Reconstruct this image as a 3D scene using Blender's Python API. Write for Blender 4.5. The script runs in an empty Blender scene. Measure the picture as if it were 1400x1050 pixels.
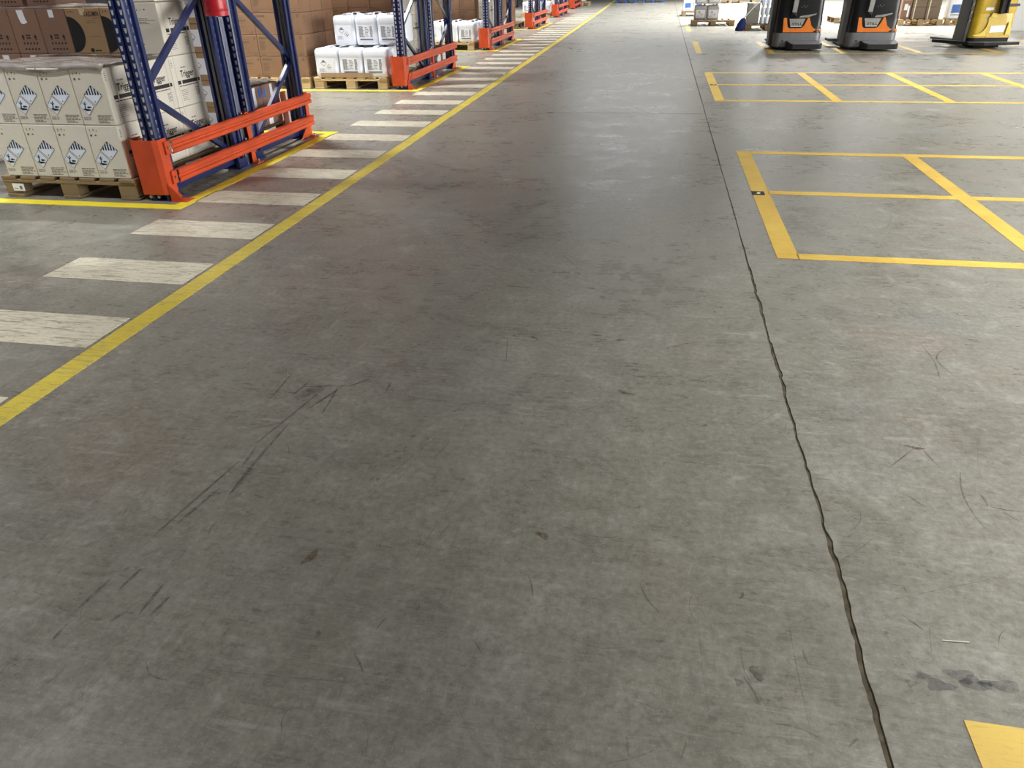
import bpy, bmesh, math, random
from mathutils import Vector, Matrix

random.seed(7)
SC = bpy.context.scene
COL = SC.collection

# ------------------------------------------------------------------ camera
PITCH, YAW, ROLL, FPX, CAMH = 0.51815, -0.19528, 0.021183, 981.07, 1.30
_f = Vector((math.sin(YAW)*math.cos(PITCH), math.cos(YAW)*math.cos(PITCH), -math.sin(PITCH)))
_r = Vector((math.cos(YAW), -math.sin(YAW), 0))
_d = _f.cross(_r)
CR = _r*math.cos(ROLL) + _d*math.sin(ROLL)
CD = -_r*math.sin(ROLL) + _d*math.cos(ROLL)
cam = bpy.data.cameras.new('camera')
cam.sensor_fit = 'HORIZONTAL'; cam.sensor_width = 36.0
cam.lens = FPX/1400*36.0; cam.clip_start = 0.05; cam.clip_end = 300
camo = bpy.data.objects.new('camera', cam); COL.objects.link(camo)
M = Matrix((CR, -CD, -_f)).transposed().to_4x4(); M.translation = (0, 0, CAMH)
camo.matrix_world = M
SC.camera = camo

def ground(x, y, z=0.0):
    """point of the plane Z = z under a photo pixel (1400 x 1050 frame)"""
    d = CR*((x-700)/FPX) + CD*((y-525)/FPX) + _f
    t = (z-CAMH)/d.z
    return Vector((0, 0, CAMH)) + d*t

# ------------------------------------------------------------------ world, exposure
SC.view_settings.view_transform = 'Standard'
SC.view_settings.look = 'None'
SC.view_settings.exposure = 0.0
SC.view_settings.gamma = 1.0
SC.view_settings.use_curve_mapping = False
wd = bpy.data.worlds.new('hall_ambient'); SC.world = wd; wd.use_nodes = True
wd.node_tree.nodes['Background'].inputs[0].default_value = (1.0, 0.98, 0.95, 1)
GAIN = dict(W=0.05, A0=180, A1=310, A2=300, RN=235, RB=100, RM=175, RF=1350, D=2.2, S=19.0)      # lamp powers by row, world, daylight and added side window strength
wd.node_tree.nodes['Background'].inputs[1].default_value = GAIN['W']

LAMPS = []
def lamp(x, y, z, sx, sy, power, spread, col=(0.985, 0.99, 0.985)):
    LAMPS.append((x, y, z, sx, sy))
    l = bpy.data.lights.new('lamp_light', 'AREA'); l.shape = 'RECTANGLE'
    l.size = sx; l.size_y = sy; l.energy = power; l.color = col; l.spread = spread
    o = bpy.data.objects.new('lamp_light', l); COL.objects.link(o); o.location = (x, y, z)
    return o
AISLE_Y = [1.55, 8.2, 13.9, 19.8, 25.8, 31.8]
for yy in AISLE_Y:                                   # lamps with narrow aisle optics along the cross aisles
    for xx in (-5.4, -9.4):
        lamp(xx, yy, 7.0, 1.5, 0.25, GAIN['A0' if yy < 2 else 'A1' if yy < 9 else 'A2'], 1.65)
for yy in (-2.0, 2.6, 7.2, 11.2, 23.5, 29.5, 36.0):  # lamps above the open area
    for xx in (3.7, 8.4):
        lamp(xx, yy, 7.0, 0.25, 1.6, GAIN['RN' if yy < 4 else 'RB' if yy < 9 else 'RM' if yy < 14 else 'RF'], 1.15 if yy < 9 else 1.35 if yy < 14 else 2.2)

# ------------------------------------------------------------------ materials
def lin(c):
    c = c/255.0
    return c/12.92 if c <= 0.04045 else ((c+0.055)/1.055)**2.4
def rgb(r, g, b): return (lin(r), lin(g), lin(b), 1)

class NT:
    def __init__(self, name):
        self.m = bpy.data.materials.new(name); self.m.use_nodes = True
        self.n = self.m.node_tree.nodes; self.l = self.m.node_tree.links
        self.b = self.n['Principled BSDF']
        self.tc = self.n.new('ShaderNodeTexCoord')
        self.oi = None
    def set(self, **k):
        for a, v in k.items(): self.b.inputs[a.replace('_', ' ')].default_value = v
    def noise(self, scale, detail=4, rough=0.55, stretch=None, coord='Object', rot=0, dist=0.0):
        t = self.n.new('ShaderNodeTexNoise'); t.inputs['Scale'].default_value = scale
        t.inputs['Detail'].default_value = detail; t.inputs['Roughness'].default_value = rough
        t.inputs['Distortion'].default_value = dist
        if stretch or rot:
            mp = self.n.new('ShaderNodeMapping'); mp.inputs['Scale'].default_value = stretch or (1, 1, 1)
            mp.inputs['Rotation'].default_value = (0, 0, rot)
            self.l.new(self.tc.outputs[coord], mp.inputs[0]); self.l.new(mp.outputs[0], t.inputs['Vector'])
        else:
            self.l.new(self.tc.outputs[coord], t.inputs['Vector'])
        return t.outputs['Fac']
    def ramp(self, fac, stops):
        r = self.n.new('ShaderNodeValToRGB'); cr = r.color_ramp
        while len(cr.elements) < len(stops): cr.elements.new(0.5)
        for e, (p, c) in zip(cr.elements, stops):
            e.position = p; e.color = c if len(c) == 4 else (*c, 1)
        self.l.new(fac, r.inputs[0]); return r.outputs[0]
    def rampv(self, fac, a, b, va=0.0, vb=1.0):
        r = self.n.new('ShaderNodeMapRange'); r.clamp = True
        for i, v in enumerate((a, b, va, vb)): r.inputs[i+1].default_value = v
        self.l.new(fac, r.inputs[0]); return r.outputs[0]
    def mix(self, fac, a, b, mode='MIX'):
        x = self.n.new('ShaderNodeMix'); x.data_type = 'RGBA'; x.blend_type = mode
        for s, v in ((x.inputs[0], fac), (x.inputs[6], a), (x.inputs[7], b)):
            if isinstance(v, (float, int, tuple)): s.default_value = v
            else: self.l.new(v, s)
        return x.outputs[2]
    def math(self, op, a, b):
        x = self.n.new('ShaderNodeMath'); x.operation = op
        for s, v in ((x.inputs[0], a), (x.inputs[1], b)):
            if isinstance(v, (float, int)): s.default_value = v
            else: self.l.new(v, s)
        return x.outputs[0]
    def rand(self):
        if not self.oi: self.oi = self.n.new('ShaderNodeObjectInfo')
        return self.oi.outputs['Random']
    def color(self, s): self.l.new(s, self.b.inputs['Base Color'])
    def rough(self, s): self.l.new(s, self.b.inputs['Roughness'])
    def bump(self, h, strength=0.2, dist=0.01):
        b = self.n.new('ShaderNodeBump'); b.inputs['Strength'].default_value = strength
        b.inputs['Distance'].default_value = dist
        self.l.new(h, b.inputs['Height']); self.l.new(b.outputs[0], self.b.inputs['Normal'])

MAT = {}
def simple(name, col, rough=0.5, metal=0.0, vary=0.08, scale=8.0, rvary=0.0, coat=0.0, coord='Object'):
    t = NT(name); c = rgb(*col)
    dk = tuple(v*(1-vary*2) for v in c[:3]) + (1,); lt = tuple(min(1, v*(1+vary)) for v in c[:3]) + (1,)
    t.color(t.ramp(t.noise(scale, 5, 0.6, coord=coord), [(0.3, dk), (0.7, lt)]))
    t.set(Roughness=rough, Metallic=metal)
    if rvary: t.rough(t.rampv(t.noise(scale*2.3, 4), 0.3, 0.7, rough-rvary, rough+rvary))
    if coat: t.set(Coat_Weight=coat, Coat_Roughness=0.15)
    MAT[name] = t.m; return t

def floor_mat():
    t = NT('concrete_floor')
    big = t.noise(0.33, 5, 0.6); mid = t.noise(1.7, 8, 0.68, dist=0.8); mot = t.noise(8, 9, 0.72, dist=0.5); fine = t.noise(45, 7, 0.75)
    c = t.ramp(mid, [(0.25, rgb(122, 119, 107)), (0.5, rgb(140, 137, 126)), (0.78, rgb(156, 153, 143))])
    c = t.mix(t.rampv(big, 0.35, 0.68, 0, 0.5), c, rgb(128, 125, 115))
    warm = t.noise(1.1, 5, 0.6, stretch=(1.3, 1, 1)); c = t.mix(t.rampv(warm, 0.54, 0.72, 0, 0.40), c, rgb(146, 128, 114))
    cool = t.noise(0.9, 5, 0.6, stretch=(1, 1.4, 1), rot=0.7); c = t.mix(t.rampv(cool, 0.54, 0.72, 0, 0.40), c, rgb(134, 136, 136))
    c = t.mix(t.rampv(mot, 0.30, 0.62, 0.55, 0.0), c, rgb(104, 100, 90))
    c = t.mix(t.rampv(mot, 0.55, 0.78, 0.0, 0.5), c, rgb(172, 169, 160))
    hs = []
    for k, (rot, st, sc_, col, w) in enumerate(((0.10, (5, 0.6, 1), 7, (98, 94, 85), 0.40), (-0.15, (0.6, 5, 1), 7, (184, 181, 172), 0.40), (0.32, (0.6, 5, 1), 8, (100, 96, 87), 0.36), (-0.55, (0.5, 5, 1), 9, (104, 100, 90), 0.34), (0.8, (0.5, 6, 1), 9, (182, 178, 168), 0.35))):
        n_ = t.noise(sc_, 8, 0.66, stretch=st, rot=rot, dist=0.9); hs.append(n_)
        msk = t.noise(0.8+0.13*k, 3, 0.6, rot=k*1.3+.4)
        c = t.mix(t.math('MULTIPLY', t.rampv(n_, 0.55, 0.68, 0, w), t.rampv(msk, 0.42, 0.62)), c, rgb(*col))
    c = t.mix(t.rampv(fine, 0.30, 0.52, 0.60, 0.0), c, rgb(90, 86, 77)); c = t.mix(t.rampv(fine, 0.54, 0.70, 0.0, 0.40), c, rgb(178, 174, 164))
    fs = t.noise(150, 3, 0.6); c = t.mix(t.rampv(fs, 0.60, 0.72, 0, 0.35), c, rgb(188, 185, 176))
    t.color(c)
    t.rough(t.math('ADD', t.rampv(mid, 0.3, 0.7, 0.20, 0.32), t.math('ADD', t.rampv(hs[1], 0.4, 0.75, 0.0, 0.10), t.rampv(mot, .4, .7, 0, .08))))
    h = t.math('ADD', t.math('MULTIPLY', hs[2], 0.4), t.math('ADD', t.math('MULTIPLY', mot, 0.7), t.math('MULTIPLY', hs[1], 0.5)))
    t.bump(h, 0.14, 0.006)
    MAT['floor'] = t.m
floor_mat()

def paint_mat(name, col, dark, wear, wearcol=(128, 122, 108)):
    t = NT(name)
    n1 = t.noise(3.0, 6, 0.6); n2 = t.noise(14, 7, 0.7)
    c = t.mix(t.rampv(n1, 0.35, 0.7), rgb(*col), rgb(*dark))
    s1 = t.noise(9, 6, 0.6, stretch=(0.7, 9, 1), rot=0.15, dist=0.9); s2 = t.noise(9, 6, 0.6, stretch=(0.7, 8, 1), rot=0.8, dist=0.9)
    s3 = t.noise(12, 6, 0.6, stretch=(0.7, 9, 1), rot=-0.55, dist=0.9)
    for s in (s1, s2, s3): c = t.mix(t.rampv(s, 0.57, 0.64, 0, wear), c, rgb(*wearcol))
    n3 = t.noise(40, 6, 0.75); c = t.mix(t.rampv(n3, 0.55, 0.68, 0, wear*0.7), c, rgb(*wearcol))
    c = t.mix(t.rampv(n2, 0.57, 0.70, 0, wear*0.8), c, rgb(*wearcol))
    t.color(c); t.rough(t.rampv(n2, 0.3, 0.7, 0.38, 0.55)); t.bump(n2, 0.1, 0.003)
    MAT[name] = t.m
paint_mat('yellow_lane', (214, 194, 70), (198, 174, 54), 0.55)
paint_mat('yellow_bay', (214, 182, 82), (194, 156, 62), 0.4, (168, 136, 66))
paint_mat('yellow_fresh', (244, 226, 60), (232, 208, 40), 0.2, (200, 180, 60))
paint_mat('white_stripe', (212, 205, 184), (196, 188, 166), 0.75, (124, 117, 102))
simple('joint', (62, 57, 48), 0.9, scale=30, vary=0.3)
simple('crack_fill', (98, 88, 70), 0.95, scale=30, vary=0.35)
simple('rack_blue', (19, 36, 90), 0.32, 0.0, 0.12, 3, coat=0.4)
simple('guard_orange', (202, 74, 33), 0.42, 0.0, 0.10, 5, coat=0.15)
simple('slot_light_paint', (226, 226, 222), 0.5, 0.0)  # pale colour painting the light that shows through the upright slots
simple('bolt_steel', (170, 168, 160), 0.35, 0.9)
simple('dark_steel', (38, 40, 46), 0.5, 0.3)
simple('red_paint', (190, 28, 42), 0.28, 0.0, 0.05, coat=0.5)
simple('tag_red', (206, 66, 40), 0.5)
def carton_mat(name, a, b, rough=0.75):
    t = NT(name)
    c = t.mix(t.rand(), rgb(*a), rgb(*b))
    n = t.noise(9, 5, 0.6); c = t.mix(t.rampv(n, 0.4, 0.8, 0, 0.16), c, tuple(v*0.72 for v in rgb(*b)[:3]) + (1,))
    fl = t.noise(40, 4, 0.6, stretch=(1, 1, 8)); c = t.mix(t.rampv(fl, 0.45, 0.7, 0, 0.08), c, rgb(90, 76, 60))
    t.color(c); t.set(Roughness=rough); t.bump(n, 0.12, 0.01); MAT[name] = t.m
carton_mat('cream_carton', (224, 219, 206), (216, 210, 196), 0.5)
carton_mat('brown_carton', (148, 114, 86), (136, 103, 77))
carton_mat('tan_carton', (168, 140, 106), (158, 130, 98))
carton_mat('rose_carton', (142, 111, 95), (132, 102, 87))
carton_mat('grey_carton', (150, 146, 138), (138, 134, 126))
simple('ink', (34, 33, 34), 0.6); simple('ink_soft', (104, 92, 78), 0.7); simple('ink_grey', (120, 118, 122), 0.6)
simple('label_white', (236, 240, 248), 0.4, vary=0.02); simple('label_blue', (226, 235, 251), 0.4, vary=0.02)
simple('tape', (206, 190, 158), 0.3)
def wood_mat(name, a, b):
    t = NT(name); c = t.mix(t.rand(), rgb(*a), rgb(*b))
    g = t.noise(14, 6, 0.65, stretch=(9, 0.8, 9)); c = t.mix(t.rampv(g, 0.4, 0.75, 0, 0.5), c, tuple(v*0.5 for v in rgb(*b)[:3]) + (1,))
    n = t.noise(5, 4); c = t.mix(t.rampv(n, 0.5, 0.8, 0, 0.3), c, rgb(120, 100, 76))
    t.color(c); t.set(Roughness=0.8); t.bump(g, 0.25, 0.006); MAT[name] = t.m
wood_mat('pallet_wood', (214, 188, 146), (190, 162, 120))
wood_mat('pallet_old', (158, 136, 104), (128, 108, 80))
t = simple('jug_plastic', (236, 240, 248), 0.32, vary=0.02); t.set(Subsurface_Weight=0.0)
simple('jug_grey', (172, 172, 175), 0.4, vary=0.03)
simple('cap_dark', (38, 36, 38), 0.5); simple('cap_white', (222, 222, 220), 0.4)
simple('truck_grey', (112, 114, 116), 0.45, 0.1); simple('truck_black', (13, 13, 16), 0.38); simple('truck_rubber', (30, 30, 30), 0.8)
simple('truck_orange', (232, 128, 44), 0.35, coat=0.2); simple('truck_plate', (172, 172, 170), 0.35, 0.4); simple('chrome', (214, 216, 220), 0.2, 0.9)
simple('truck_yellow', (206, 172, 40), 0.38, coat=0.3); simple('truck_yellow_light', (228, 200, 58), 0.35, coat=0.3)
simple('tread', (128, 129, 130), 0.6, 0.2, vary=0.25, scale=60)
simple('mop_blue', (26, 44, 108), 0.9, vary=0.2, scale=40); simple('blue_plastic', (64, 104, 176), 0.5)
simple('pink_paper', (206, 160, 156), 0.6); simple('red_paper', (186, 78, 58), 0.6); simple('strap', (232, 226, 206), 0.4)
simple('wall_white', (232, 232, 230), 0.6, vary=0.02, scale=1.5); simple('wall_grey', (176, 178, 178), 0.6, vary=0.04, scale=1.0)
simple('trim_grey', (120, 120, 118), 0.6); simple('lamp_body', (200, 200, 200), 0.5)
def film_mat():
    t = NT('stretch_film'); t.set(Roughness=0.22)
    n = t.noise(5, 5, 0.6, stretch=(1.0, 5, 1), dist=0.6)
    t.color(t.ramp(n, [(0.3, rgb(96, 88, 82)), (0.7, rgb(176, 168, 160))]))
    t.bump(n, 0.6, 0.02); t.set(Alpha=0.82); MAT['film'] = t.m
    t = NT('clear_film'); t.set(Roughness=0.15, Alpha=0.22); t.set(Base_Color=rgb(230, 230, 232)); n = t.noise(7, 5, 0.6, stretch=(1, 1, 4), dist=0.8)
    t.bump(n, 0.7, 0.02); MAT['clear_film'] = t.m
film_mat()
def scuff_mat(name, col, alpha):
    t = NT(name); n = t.noise(30, 5, 0.7); t.set(Base_Color=rgb(*col), Roughness=0.6)
    t.l.new(t.rampv(n, 0.35, 0.62, alpha*0.2, alpha), t.b.inputs['Alpha']); MAT[name] = t.m
scuff_mat('scuff', (70, 64, 55), 0.44); scuff_mat('scuff_faint', (84, 78, 68), 0.30); scuff_mat('stain', (80, 80, 82), 0.42); scuff_mat('stain_brown', (98, 80, 46), 0.75)
scuff_mat('scuff_pale', (190, 185, 172), 0.20)
t = NT('daylight'); t.set(Base_Color=(0.9, 0.93, 1, 1)); t.b.inputs['Emission Color'].default_value = (0.93, 0.96, 1, 1); t.b.inputs['Emission Strength'].default_value = GAIN['D']; MAT['daylight'] = t.m
t = NT('side_fill_glow'); t.b.inputs['Emission Color'].default_value = (1, 0.99, 0.96, 1); t.b.inputs['Emission Strength'].default_value = GAIN['S']; MAT['side_fill_glow'] = t.m  # glow of the added side windows
t = NT('lamp_face'); t.b.inputs['Emission Color'].default_value = (1, 0.97, 0.92, 1); t.b.inputs['Emission Strength'].default_value = 6.0; MAT['lamp_face'] = t.m

# ------------------------------------------------------------------ mesh helpers
class MB:
    def __init__(self): self.v = []; self.f = []
    def add(self, vs, fs):
        o = len(self.v); self.v += [tuple(p) for p in vs]; self.f += [tuple(i+o for i in q) for q in fs]; return self
    def box(self, x0, y0, z0, x1, y1, z1, c=0.0):
        """box; c > 0 chamfers every edge"""
        if c <= 0:
            vs = [(x, y, z) for z in (z0, z1) for y in (y0, y1) for x in (x0, x1)]
            return self.add(vs, [(0, 2, 3, 1), (4, 5, 7, 6), (0, 1, 5, 4), (2, 6, 7, 3), (0, 4, 6, 2), (1, 3, 7, 5)])
        rings = []
        for z, k in ((z0, c), (z0+c, 0), (z1-c, 0), (z1, c)):
            a, b, e, g = x0+k, x1-k, y0+k, y1-k; q = c*0.8
            rings.append([(a+q, e, z), (b-q, e, z), (b, e+q, z), (b, g-q, z), (b-q, g, z), (a+q, g, z), (a, g-q, z), (a, e+q, z)])
        return self.loft(rings, True)
    def loft(self, rings, caps=True):
        n = len(rings[0]); vs = [p for r in rings for p in r]; fs = []
        for k in range(len(rings)-1):
            for i in range(n):
                j = (i+1) % n; fs.append((k*n+i, k*n+j, (k+1)*n+j, (k+1)*n+i))
        if caps:
            fs.append(tuple(reversed(range(n)))); fs.append(tuple((len(rings)-1)*n+i for i in range(n)))
        return self.add(vs, fs)
    def tube(self, p0, p1, r0, r1=None, n=12):
        p0, p1 = Vector(p0), Vector(p1); r1 = r0 if r1 is None else r1
        d = (p1-p0).normalized(); u = d.orthogonal().normalized(); w = d.cross(u)
        return self.loft([[p+(u*math.cos(a)+w*math.sin(a))*r for a in (2*math.pi*i/n for i in range(n))] for p, r in ((p0, r0), (p1, r1))])
    def lathe(self, cx, cy, prof, n=20):
        return self.loft([[(cx+r*math.cos(2*math.pi*i/n), cy+r*math.sin(2*math.pi*i/n), z) for i in range(n)] for r, z in prof])
    def bar(self, p0, p1, w, h, up=(0, 0, 1)):
        p0, p1 = Vector(p0), Vector(p1); d = (p1-p0).normalized(); s = d.cross(Vector(up)).normalized(); u = s.cross(d)
        ring = lambda p: [p+s*(a*w/2)+u*(b*h/2) for a, b in ((-1, -1), (1, -1), (1, 1), (-1, 1))]
        return self.loft([ring(p0), ring(p1)])
    def prism(self, pts, fn):
        """pts: outline (a, b); fn(a, b, 0 or 1) -> point"""
        return self.loft([[fn(a, b, 0) for a, b in pts], [fn(a, b, 1) for a, b in pts]])
    def poly(self, pts): return self.add(pts, [tuple(range(len(pts)))])
    def mesh(self, name):
        me = bpy.data.meshes.new(name); me.from_pydata(self.v, [], self.f)
        bm = bmesh.new(); bm.from_mesh(me); bmesh.ops.recalc_face_normals(bm, faces=bm.faces); bm.to_mesh(me); bm.free()
        return me
    def build(self, name, mat, parent=None, loc=None, smooth=False, rz=0):
        me = self.mesh(name); me.materials.append(MAT[mat])
        if smooth:
            for p in me.polygons: p.use_smooth = True
        return obj(name, me, parent, loc, rz)

def obj(name, me, parent=None, loc=None, rz=0):
    o = bpy.data.objects.new(name, me); COL.objects.link(o)
    if parent: o.parent = parent
    if loc is not None: o.location = loc
    o.rotation_euler.z = rz
    return o
def tag(o, label=None, cat=None, group=None, kind=None):
    for k, v in (('label', label), ('category', cat), ('group', group), ('kind', kind)):
        if v: o[k] = v
    return o
def empty(name, loc=(0, 0, 0), rz=0):
    o = bpy.data.objects.new(name, None); COL.objects.link(o); o.location = loc; o.rotation_euler.z = rz
    o.empty_display_size = 0.1
    return o
def copy_tree(o, parent=None):
    c = o.copy(); COL.objects.link(c); c.parent = parent
    for ch in o.children: copy_tree(ch, c)
    return c
USED = set()
def place(proto, loc, label, cat, group=None, rz=0, scale=None):
    o = proto if proto.name not in USED else copy_tree(proto)
    USED.add(proto.name)
    o.location = loc; o.rotation_euler.z = rz
    if scale: o.scale = scale
    return tag(o, label, cat, group)
def shade(o, ang=0.6):
    for p in o.data.polygons: p.use_smooth = True
    try: o.data.set_sharp_from_angle(angle=ang)
    except Exception: pass
    return o
_TXT = {}
def text_geo(s, bold=0.0):
    key = (s, bold)
    if key not in _TXT:
        c = bpy.data.curves.new('lettering', 'FONT'); c.body = s; c.size = 1.0; c.offset = bold; c.resolution_u = 2
        o = bpy.data.objects.new('lettering', c); COL.objects.link(o)
        dg = bpy.context.evaluated_depsgraph_get(); dg.update()
        me = bpy.data.meshes.new_from_object(o.evaluated_get(dg))
        vs = [v.co.copy() for v in me.vertices]; fs = [tuple(p.vertices) for p in me.polygons]
        bpy.data.objects.remove(o); bpy.data.curves.remove(c); bpy.data.meshes.remove(me)
        x0 = min(v.x for v in vs); x1 = max(v.x for v in vs); y0 = min(v.y for v in vs); y1 = max(v.y for v in vs)
        _TXT[key] = ([((v.x-x0)/(x1-x0), (v.y-y0)/(y1-y0)) for v in vs], fs)
    return _TXT[key]
class Flat(MB):
    """flat print on a face: fn(u, v) -> point"""
    def __init__(self, fn): super().__init__(); self.fn = fn
    def build(self, name, mat, parent=None, **k):
        o = super().build(name, mat, parent, **k)
        if len(self.f) > 1: o['kind'] = 'stuff'
        return o
    def p(self, *pts): return self.poly([self.fn(u, v) for u, v in pts])
    def r(self, u0, v0, u1, v1): return self.p((u0, v0), (u1, v0), (u1, v1), (u0, v1))
    def text(self, s, u0, v0, u1, v1, bold=0.0, slant=0.0):
        vs, fs = text_geo(s, bold)
        return self.add([self.fn(u0+(u1-u0)*a+slant*b, v0+(v1-v0)*b) for a, b in vs], fs)
    def disc(self, u, v, ru, rv, n=14): return self.p(*[(u+ru*math.cos(2*math.pi*i/n), v+rv*math.sin(2*math.pi*i/n)) for i in range(n)])
    def lines(self, u0, v0, u1, v1, n, rng, h=0.45):
        for i in range(n):
            v = v1-(v1-v0)*(i+0.5)/n; b = u0+(u1-u0)*rng.uniform(0.6, 1.0); dv = (v1-v0)/n*h/2
            a = u0
            while a < b-0.004:
                e = min(b, a+rng.uniform(0.012, 0.035)); self.r(a, v-dv, e, v+dv); a = e+0.004
        return self
    def arrow(self, u, v, s):
        self.p((u-s*.35, v), (u+s*.35, v), (u+s*.35, v+s*1.2), (u-s*.35, v+s*1.2)); self.p((u-s, v+s*1.2), (u+s, v+s*1.2), (u, v+s*2.8)); return self

# ------------------------------------------------------------------ floor
def crack_x(y): return 0.526-0.0023*max(0, y-1.0) if y < 12 else 0.4995-0.0009*(y-12)
rng = random.Random(3)
cl, cr_ = [], []
y = -6.0; wob = 0; w_ = 0.008
while y < 47.9:
    near = 0.5 < y < 3.6; mid = 3.6 <= y < 9
    wob = wob*0.84+rng.uniform(-1, 1)*(0.0030 if near else 0.0010 if mid else 0.0)
    w_ = max(0.006, min(0.0125, w_+rng.uniform(-1, 1)*0.0035)) if near else (max(0.005, min(0.009, w_+rng.uniform(-1, 1)*0.0015)) if mid else 0.011)
    cl.append((crack_x(y)+wob-w_*0.5, y)); cr_.append((crack_x(y)+wob+w_*0.5+(rng.uniform(0, 0.003) if near else 0), y))
    y += 0.022 if near else (0.06 if mid else (1.5 if y < -1 or y > 3 else 0.5))
cl.append((crack_x(48), 48)); cr_.append((crack_x(48)+0.006, 48))
XL, XR = -24.0, 16.0
mb = MB()
for pts, xe in ((cl, XL), (cr_, XR)):
    n = len(pts)
    vs = [(a, b, 0) for a, b in pts]+[(xe, b, 0) for a, b in pts]+[(a, b, -0.02) for a, b in pts]
    mb.add(vs, [(i, i+1, n+i+1, n+i) for i in range(n-1)]+[(i, i+1, 2*n+i+1, 2*n+i) for i in range(n-1)])
floor = mb.build('floor', 'floor'); tag(floor, 'worn grey polished concrete warehouse floor', kind='structure')
mb = MB(); n = len(cl)
mb.add([(a-0.002, b, -0.005) for a, b in cl]+[(a+0.002, b, -0.005) for a, b in cr_], [(i, i+1, n+i+1, n+i) for i in range(n-1)])
tag(mb.build('expansion_joint', 'crack_fill', floor), 'ragged dark expansion joint running down the aisle')
for yy in (8.14, 19.9, 25.6, 31.4):
    mb = MB(); mb.box(-6 if yy < 9 else -3, yy-0.004, -0.002, crack_x(yy)-0.02, yy+0.004, 0.0006)
    tag(mb.build('saw_cut_joint', 'joint', floor), 'thin straight saw cut across the aisle floor')

def drift(y): return -0.0042*(y-2) - 0.00016*max(0, y-2)**2       # the left-hand markings lean slightly
def slab(name, mat, pts, label=None, h=0.0016):
    mb = MB(); mb.loft([[(a, b, 0.0) for a, b in pts], [(a, b, h) for a, b in pts]])
    o = mb.build(name, mat, floor); return tag(o, label)
ys = [-1.0+1.5*i for i in range(32)]
slab('lane_line', 'yellow_lane', [(-2.11+drift(q), q) for q in ys]+[(-2.21+drift(q), q) for q in reversed(ys)], 'long yellow line along the pedestrian walkway')
for i in range(-1, 40):
    y0 = 1.565+0.697*i+0.0006*i*i
    d = drift(y0); k = rng.uniform(-.01, .01)
    slab('walkway_stripe', 'white_stripe', [(-3.015+d+k, y0), (-2.232+d, y0), (-2.236+d, y0+0.295), (-3.02+d+k, y0+0.295)])
# yellow border round each rack end
RACKS = [(4.34, 2.32, -3.20), (9.78, 2.58, -3.26), (15.35, 2.62, -3.345), (21.53, 2.6, -3.47), (27.4, 2.9, -3.55), (33.9, 2.7, -3.70)]
for i, (ry, rl, rx) in enumerate(RACKS[:4]):
    x1 = rx+0.175; y0, y1 = ry-0.16, ry+rl+0.20
    slab('rack_border_line', 'yellow_fresh', [(-9, y0), (x1, y0), (x1-0.10, y0+0.1), (-9, y0+0.1)], 'bright yellow tape in front of the rack' if i == 0 else None)
    slab('rack_border_line', 'yellow_fresh', [(x1, y0), (x1, y1), (x1-0.1, y1-0.1), (x1-0.1, y0+0.1)])
    slab('rack_border_line', 'yellow_fresh', [(x1, y1), (-9, y1), (-9, y1-0.1), (x1-0.1, y1-0.1)])
# parking bays on the open side
def bay(y0, y1, xs, x_end, ym=None):
    yb = [y0, (y0+y1)/2 if ym is None else ym, y1]
    for k, xx in enumerate(xs):
        wv = 0.11 if k == 0 else 0.105
        slab('bay_line', 'yellow_bay', [(xx, y0), (xx+wv, y0), (xx+wv, y1), (xx, y1)])
    for k, yy in enumerate(yb):
        for a, b in zip([x+0.105 for x in xs], list(xs[1:])+[x_end]):
            if b-a > 0.05:
                c = min(0.085, 0.085) if k < 2 else 0.1
                yy0 = yy if k == 0 else (yy-c/2 if k == 1 else yy-c)
                slab('bay_line', 'yellow_bay', [(a+0.0005, yy0), (b-0.0005, yy0), (b-0.0005, yy0+c), (a+0.0005, yy0+c)])
bay(3.735, 6.34, [0.675, 1.935, 3.14, 4.35], 7.0, 5.045)
bay(9.03, 11.78, [0.655, 1.945, 3.12, 4.33], 7.0, 10.44)
slab('bay_line', 'yellow_bay', [(0.64, 14.7), (0.745, 14.7), (0.755, 17.2), (0.635, 17.2)])
for xx in (1.91, 3.12, 4.36, 5.6, 6.85):
    slab('bay_line', 'yellow_bay', [(xx, 14.6), (xx+0.11, 14.6), (xx+0.11, 17.15), (xx, 17.15)])
for yy in (14.55, 15.9, 17.1):
    slab('bay_line', 'yellow_bay', [(1.75, yy), (7.4, yy), (7.4, yy+0.07), (1.75, yy+0.07)])
for xx in (0.61, 1.9, 5.6): slab('bay_line', 'yellow_bay', [(xx, 20.2), (xx+0.1, 20.2), (xx+0.1, 22.4), (xx, 22.4)])
slab('bay_line', 'yellow_bay', [(0.69, -1.4), (0.80, -1.4), (0.80, 1.05), (0.69, 1.05)])
slab('bay_line', 'yellow_bay', [(0.8005, 0.95), (3.5, 0.95), (3.5, 1.05), (0.8005, 1.05)])
for yy, sc in ((5.015, 1.0), (10.41, 1.0)):        # dark marker tags on the bay lines
    mb = MB(); mb.box(0.672, yy-0.045, 0.0, 0.752, yy+0.045, 0.004, 0.001)
    m_ = tag(mb.build('floor_tag', 'dark_steel', floor), 'small dark tag on the yellow bay line')
    F = Flat(lambda u, v: (u, v, 0.0046)); F.p((0.70, yy-0.02), (0.725, yy-0.025), (0.72, yy+0.0), (0.735, yy+0.02), (0.71, yy+0.015)); F.build('tag_mark', 'strap', m_)

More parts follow.
